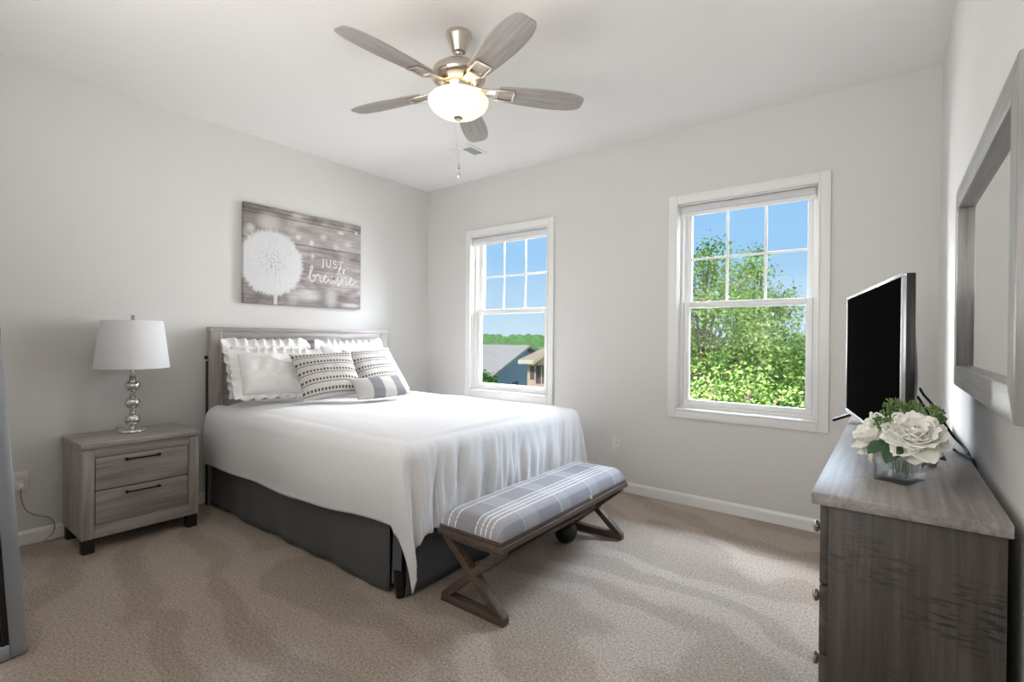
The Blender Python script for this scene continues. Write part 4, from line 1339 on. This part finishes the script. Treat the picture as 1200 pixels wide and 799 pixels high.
# ceiling vent
vt = thing('ceiling_vent', (1.045, -0.592, RH), 'white ceiling air vent near the corner beyond the fan', 'vent')
vx0, vx1, vy0, vy1 = 0.870, 1.235, -0.700, -0.484
b = MB()
b.box(vx0, vx1, vy0, vy0 + 0.030, RH - 0.008, RH, 0.002); b.box(vx0, vx1, vy1 - 0.030, vy1, RH - 0.008, RH, 0.002)
b.box(vx0, vx0 + 0.030, vy0 + 0.03, vy1 - 0.03, RH - 0.008, RH, 0.002); b.box(vx1 - 0.030, vx1, vy0 + 0.03, vy1 - 0.03, RH - 0.008, RH, 0.002)
b.box(vx1 - 0.118, vx1 - 0.110, vy0 + 0.03, vy1 - 0.03, RH - 0.008, RH - 0.001, 0.001)
b.build('vent_frame', M['trim'], vt)
MB().box(vx0 + 0.03, vx1 - 0.03, vy0 + 0.03, vy1 - 0.03, RH - 0.0015, RH - 0.0005).build('duct_opening', M['gap'], vt, smooth=False)
b = MB()
n_ = 16
for i in range(n_):
    yy = vy0 + 0.034 + (vy1 - vy0 - 0.068) * i / (n_ - 1)
    b.bar((vx0 + 0.032, yy, RH - 0.005), (vx1 - 0.119, yy, RH - 0.005), 0.0112, 0.0012, (0, 0.94, -0.34), 0)
b.build('louver', M['trim'], vt, smooth=False)
b = MB()
for i in range(4):
    xx = vx1 - 0.094 + 0.016 * i
    b.bar((xx, vy0 + 0.032, RH - 0.005), (xx, vy1 - 0.032, RH - 0.005), 0.005, 0.0012, (0.3, 0, 0.95), 0)
b.build('louver', M['trim'], vt, smooth=False)

# ------------------------------------------------------------------ leaning floor mirror at the left edge
fm = thing('floor_mirror', (1.40, -3.50, 0), 'grey framed floor mirror leaning back at the left edge of the room', 'mirror')
na = math.radians(10)
fn = Vector((math.cos(na), math.sin(na), 0)); fu = Vector((math.sin(na), -math.cos(na), 0))     # face normal, and away to the left
lean = math.radians(12)
fv = _z * math.cos(lean) - fn * math.sin(lean); fnn = fn * math.cos(lean) + _z * math.sin(lean)
mtm = Matrix((fu, fv, fu.cross(fv))).transposed().to_4x4(); mtm.translation = Vector((1.345, -3.258, 0.006))
sgn = 1 if fu.cross(fv).dot(fnn) > 0 else -1
M['fm_frame'] = plain('grey_metal_frame', rgb(150, 152, 156), 0.35, 0.3)
FWm, FHm, fw = 0.46, 1.55, 0.050
b = MB()
za, zb_ = (-0.022, 0.0) if sgn > 0 else (0.0, 0.022)
b.box(0, fw, 0, FHm, za, zb_, 0.004, 2, mtm); b.box(FWm - fw, FWm, 0, FHm, za, zb_, 0.004, 2, mtm)
b.box(fw, FWm - fw, FHm - fw, FHm, za, zb_, 0.004, 2, mtm); b.box(fw, FWm - fw, 0, fw, za, zb_, 0.004, 2, mtm)
b.build('frame', M['fm_frame'], fm)
b = MB()
zi = -0.006 * sgn
b.box(fw - 0.002, fw + 0.018, fw, FHm - fw, zi - 0.003, zi + 0.003, 0.001, 2, mtm); b.box(FWm - fw - 0.018, FWm - fw + 0.002, fw, FHm - fw, zi - 0.003, zi + 0.003, 0.001, 2, mtm)
b.build('inner_lip', M['black'], fm)
MB().box(fw - 0.002, FWm - fw + 0.002, fw - 0.002, FHm - fw + 0.002, zi - 0.010 * sgn - 0.002, zi - 0.010 * sgn + 0.002, 0, 2, mtm).build('mirror_glass', M['mirror'], fm, smooth=False)
top = mtm @ Vector((FWm / 2, 1.25, -0.016 * sgn))
b = MB(); b.bar(top, Vector((top.x, top.y, 0)) - fn * 0.30 + _z * 0.012, 0.06, 0.018, fu)
b.build('easel_leg', M['black'], fm)

# ------------------------------------------------------------------ outside
GZ = -3.2
b = MB(); b.box(-300, 200, 0.5, 420, GZ - 0.3, GZ)
struct(b.build('ground', M['grass'], smooth=False))

def tree(label, base, crown, n_clusters, leaves, leaf, seed, lowfill=0.5):
    """crown = (centre, rx, ry, rz)"""
    rnd = random.Random(seed)
    base = Vector(base); cc, rx, ry, rz = Vector(crown[0]), crown[1], crown[2], crown[3]
    r = thing('leafy_tree', base, label, 'tree', 'trees outside the window')
    wb = MB(); lb = bmesh.new(); tint = []
    trunk = spline([base, base.lerp(cc, .45) + Vector((rnd.uniform(-.1, .1), rnd.uniform(-.1, .1), 0)), cc + Vector((0, 0, rz * .3)), cc + Vector((rnd.uniform(-.2, .2), 0, rz * .85))], 8)
    nT = len(trunk)
    wb.tube(trunk, [0.085 * (1 - 0.9 * i / nT) for i in range(nT)], 8)
    for k in range(n_clusters):
        while True:
            d = Vector((rnd.uniform(-1, 1), rnd.uniform(-1, 1), rnd.uniform(-1, 1)))
            if 0.10 < d.length < 1: break
        if rnd.random() < 0.6: d = d.normalized() * rnd.uniform(.55, 1.0)
        p = cc + Vector((d.x * rx, d.y * ry, d.z * rz))
        ti = max(2, min(nT - 2, int(nT * (0.25 + 0.6 * (d.z + 1) / 2 - 0.12))))
        q = trunk[ti]
        midp = q.lerp(p, .5) + Vector((0, 0, -0.08))
        br = spline([q, midp, p], 4)
        wb.tube(br, [0.022 * (1 - .75 * i / len(br)) for i in range(len(br))], 5, False)
        tone = rnd.gauss(0.5, 0.16)
        sp = rnd.uniform(.14, .30)
        for i in range(int(leaves * rnd.uniform(.6, 1.3))):
            c = p + Vector((rnd.gauss(0, sp), rnd.gauss(0, sp), rnd.gauss(0, sp * .8)))
            dd = Vector((rnd.gauss(0, 1), rnd.gauss(0, 1), rnd.gauss(-.2, .7))).normalized()
            nn = (Vector((rnd.gauss(0, .7), rnd.gauss(0, .7) - .3, 1.0))).normalized()
            s = dd.cross(nn)
            if s.length < 1e-3: continue
            s.normalize()
            l = leaf * rnd.uniform(.65, 1.25); w = l * .36
            v = [lb.verts.new(c), lb.verts.new(c + dd * l * .5 + s * w), lb.verts.new(c + dd * l - nn * l * .15), lb.verts.new(c + dd * l * .5 - s * w)]
            lb.faces.new(v)
            tint.append(min(1, max(0, tone + rnd.gauss(0, .14))))
    wb.build('trunk', M['bark'], r)
    bmesh.ops.translate(lb, verts=lb.verts[:], vec=-base)
    me = bpy.data.meshes.new('leaves'); lb.to_mesh(me); lb.free()
    at = me.attributes.new('tint', 'FLOAT', 'FACE')
    at.data.foreach_set('value', tint)
    me.materials.append(M['foliage'])
    o = bpy.data.objects.new('leaves', me); COL.objects.link(o); o.parent = r
    return r

def ray_pt(px, depth, z=None):
    """a place outside: sideways pixel offset from the photograph's middle turned into metres at that depth"""
    q = CAM + _r * ((px - 600) / FPX * depth) + _d0 * depth
    return Vector((q.x, q.y, 0 if z is None else z))

c = ray_pt(872, 7.2)
tree('low yellow green tree filling the bottom of the right window', (c.x, c.y, GZ), ((c.x, c.y, -0.60), 1.7, 0.75, 1.25), 90, 130, 0.062, 14)
c = ray_pt(824, 10.4)
tree('tall airy tree with pale trunk in the left of the right window', (c.x, c.y, GZ), ((c.x, c.y, 1.10), 1.42, 0.85, 2.35), 90, 150, 0.080, 11)
c = ray_pt(889, 13.6)
tree('slender tree in the middle of the right window', (c.x, c.y, GZ), ((c.x, c.y, 0.85), 1.05, 0.85, 2.75), 70, 150, 0.096, 12)
c = ray_pt(955, 16.4)
tree('bushy tree at the right side of the right window', (c.x, c.y, GZ), ((c.x, c.y, -0.25), 1.6, 0.9, 2.05), 76, 150, 0.115, 13)
c = ray_pt(890, 21.5)
tree('wide tree farther off behind the others in the right window', (c.x, c.y, GZ), ((c.x, c.y, -0.7), 3.0, 1.2, 2.3), 100, 130, 0.16, 15)

c = ray_pt(1034, 10.4)
tree('rounded tree just past the right edge of the right window', (c.x, c.y, GZ), ((c.x, c.y, -0.2), 1.1, 0.85, 1.6), 60, 150, 0.085, 16)

def bush(label, c, R, n_, leaf, seed):
    rnd = random.Random(seed); c = Vector(c)
    r = thing('green_shrub', (c.x, c.y, GZ), label, 'shrub')
    lb = bmesh.new(); tint = []
    for i in range(n_):
        d = Vector((rnd.gauss(0, 1), rnd.gauss(0, 1), rnd.gauss(0, 1))).normalized() * rnd.random() ** .4
        p = Vector((c.x + d.x * R[0], c.y + d.y * R[1], c.z + d.z * R[2]))
        dd = Vector((rnd.gauss(0, 1), rnd.gauss(0, 1), rnd.gauss(0, .7))).normalized()
        nn = Vector((rnd.gauss(0, .7), rnd.gauss(0, .7) - .3, 1)).normalized(); s = dd.cross(nn).normalized()
        l = leaf * rnd.uniform(.6, 1.3); w = l * .4
        lb.faces.new([lb.verts.new(p), lb.verts.new(p + dd * l * .5 + s * w), lb.verts.new(p + dd * l), lb.verts.new(p + dd * l * .5 - s * w)])
        tint.append(min(1, max(0, rnd.gauss(.25, .18))))
    bmesh.ops.translate(lb, verts=lb.verts[:], vec=-Vector((c.x, c.y, GZ)))
    me = bpy.data.meshes.new('leaves'); lb.to_mesh(me); lb.free()
    at = me.attributes.new('tint', 'FLOAT', 'FACE'); at.data.foreach_set('value', tint)
    me.materials.append(M['foliage'])
    o = bpy.data.objects.new('leaves', me); COL.objects.link(o); o.parent = r
    MB().tube([(c.x, c.y, GZ), (c.x, c.y, c.z)], 0.05, 8).build('trunk', M['bark'], r)
c = ray_pt(568, 17.0)
bush('dark green tree top at the lower left of the left window', (c.x - 0.1, c.y, -0.75), (0.55, 0.6, 0.85), 1500, 0.16, 21)

# far forest
def treeline():
    rnd = random.Random(5)
    bm = bmesh.new(); bmesh.ops.create_icosphere(bm, subdivisions=2, radius=1)
    tv_ = [v.co.copy() for v in bm.verts]; tf = [[v.index for v in f.verts] for f in bm.faces]; bm.free()
    V, F = [], []
    for i in range(1900):
        dep = rnd.uniform(95, 190)
        q = ray_pt(rnd.uniform(360, 1300), dep)
        s = rnd.uniform(1.6, 2.8)
        ztop = 2.5 + rnd.uniform(-1.2, 0.3) - (190 - dep) * 0.058
        n0 = len(V); c = Vector((q.x, q.y, ztop - s))
        for v in tv_:
            p = c + Vector((v.x * s, v.y * s, v.z * s * 1.15))
            V.append(p + 0.28 * s * noise.noise_vector(p * 1.3))
        F += [[n0 + k for k in f] for f in tf]
    me = bpy.data.meshes.new('treeline'); me.from_pydata(V, [], F)
    for p in me.polygons: p.use_smooth = True
    me.materials.append(M['canopy'])
    o = bpy.data.objects.new('treeline', me); COL.objects.link(o)
    tag(o, 'distant green forest along the horizon beyond the houses', 'trees', None, 'stuff')
treeline()

# slate house: roof ridge across the view, gable turned towards the right
def RD(lat, dep, z): 
    q = CAM + _r * lat + _d0 * dep
    return Vector((q.x, q.y, z))
def hv(lat, dep): return _r * lat + _d0 * dep
P = RD(1.21, 32.0, 0.58); E_ = RD(-0.88, 27.0, -0.85)
rk = hv(2.09, 5.0); rk_len = rk.length
rdg = hv(-5.0, 2.09).normalized()
h1 = thing('house', (P.x, P.y, GZ), 'slate blue house with taupe shingled roof seen through the left window', 'house')
far = P + rk; far.z = E_.z
lowE, lowF = Vector((E_.x, E_.y, GZ)), Vector((far.x, far.y, GZ))
b = MB(); LH = 13.0
ins = rdg * 0.35
b.prism([lowE + ins, E_ + ins - _z * 0.12, P + ins - _z * 0.12, far + ins - _z * 0.12, lowF + ins], rdg * (LH - .7))
b.build('wall', M['siding'], h1, smooth=False)
b = MB()
ov = (E_ - P).normalized() * 0.35
b.prism([P + _z * 0.02, E_ + ov, E_ + ov + _z * 0.12, P + _z * 0.16], rdg * LH)
fo = (far - P).normalized() * 0.35
b.prism([P + _z * 0.02, far + fo, far + fo + _z * 0.12, P + _z * 0.16], rdg * LH)
b.build('roof', M['shingle'], h1, smooth=False)
# lower wing in front of it on the left
wp = P.lerp(E_, .62) + rdg * 4.2
b = MB()
fr_ = Vector((E_.x - P.x, E_.y - P.y, 0)).normalized()
w0 = wp + fr_ * 0.0; w0.z = -0.10
b.prism([w0 + rdg * 0.0 + _z * 0.0, w0 + fr_ * 4.5 - _z * 1.15, w0 + fr_ * 4.5 - _z * 1.3, w0 - _z * .15], rdg * 6.0)
b.build('wing_roof', M['shingle'], h1, smooth=False)
vq = RD(0.20, 28.9, -1.60)
b = MB(); b.bar(vq - hv(.15, .36), vq + hv(.15, .36), 0.5, 0.10, (0, 0, 1), 0)
b.build('vent', M['house_glass'], h1, smooth=False)

# tan brick house at the right of that window
h2_ = thing('house', RD(1.9, 20.0, GZ), 'tan brick house with brown shutters at the right of the left window', 'house')
c0, c1 = RD(0.63, 20.0, GZ), RD(5.0, 18.7, GZ)
fdir = (c1 - c0).normalized(); bdir = Vector((-fdir.y, fdir.x, 0))
EZ = 0.33
b = MB(); b.prism([c0, c1, c1 + bdir * 7, c0 + bdir * 7], _z * (EZ - GZ))
b.build('wall', M['tan_brick'], h2_, smooth=False)
b = MB()
o0 = c0 - fdir * .30 - bdir * .35; o1 = c1 + fdir * .3 - bdir * .35; o2 = c1 + fdir * .3 + bdir * 7.3; o3 = c0 - fdir * .3 + bdir * 7.3
for q in (o0, o1, o2, o3): q.z = EZ
ra = c0 + fdir * 3.2 + bdir * 3.5; rb = c1 - fdir * 1.5 + bdir * 3.5
ra.z = rb.z = EZ + 2.0
vv = [b.bm.verts.new(q) for q in (o0, o1, o2, o3, ra, rb)]
for f in ((0, 1, 5, 4), (1, 2, 5), (2, 3, 4, 5), (3, 0, 4), (3, 2, 1, 0)):
    b.bm.faces.new([vv[i] for i in f])
b.build('roof', M['tan_roof'], h2_, smooth=False)
b = MB()
ga = c0 + fdir * 0.55 - bdir * 0.55; gm = ga + fdir * 1.7; gb = ga + fdir * 3.4
b.prism([ga + _z * (EZ - GZ - .02), gm + _z * (EZ - GZ + 1.25), gb + _z * (EZ - GZ - .02)], bdir * 1.5)
b.build('gable', M['cream'], h2_, smooth=False)
b = MB()
for p_, q_ in ((ga, gm), (gb, gm)):
    A_ = p_ + _z * (EZ - GZ - .08) - bdir * .12; B_ = gm + _z * (EZ - GZ + 1.27) - bdir * .12
    A_ = A_ + (A_ - B_).normalized() * 0.2
    b.prism([A_, B_, B_ + _z * .16, A_ + _z * .16], bdir * 2.2)
b.build('gable_roof', M['tan_roof'], h2_, smooth=False)
MB().prism([o0 - _z * .16, o1 - _z * .16, o1, o0], bdir * 0.06).build('fascia', M['cream'], h2_, smooth=False)
for s_, w_, za_, zb2 in ((0.12, 0.17, -.46, .08), (0.36, 0.20, -.62, .10), (0.62, 0.22, -.62, .10), (1.30, 0.22, -.62, .10)):
    q = c0 + fdir * s_ - bdir * 0.03
    f_ = MB().prism([q + _z * (za_ - GZ), q + fdir * w_ + _z * (za_ - GZ), q + fdir * w_ + _z * (zb2 - GZ), q + _z * (zb2 - GZ)], bdir * 0.05).build('window', M['brown'], h2_, smooth=False)
    q2 = q + fdir * w_ * .35 - bdir * 0.01
    MB().prism([q2 + _z * (za_ + .05 - GZ), q2 + fdir * w_ * .3 + _z * (za_ + .05 - GZ), q2 + fdir * w_ * .3 + _z * (zb2 - .05 - GZ), q2 + _z * (zb2 - .05 - GZ)], bdir * 0.03).build('pane', M['house_glass'], f_, smooth=False)
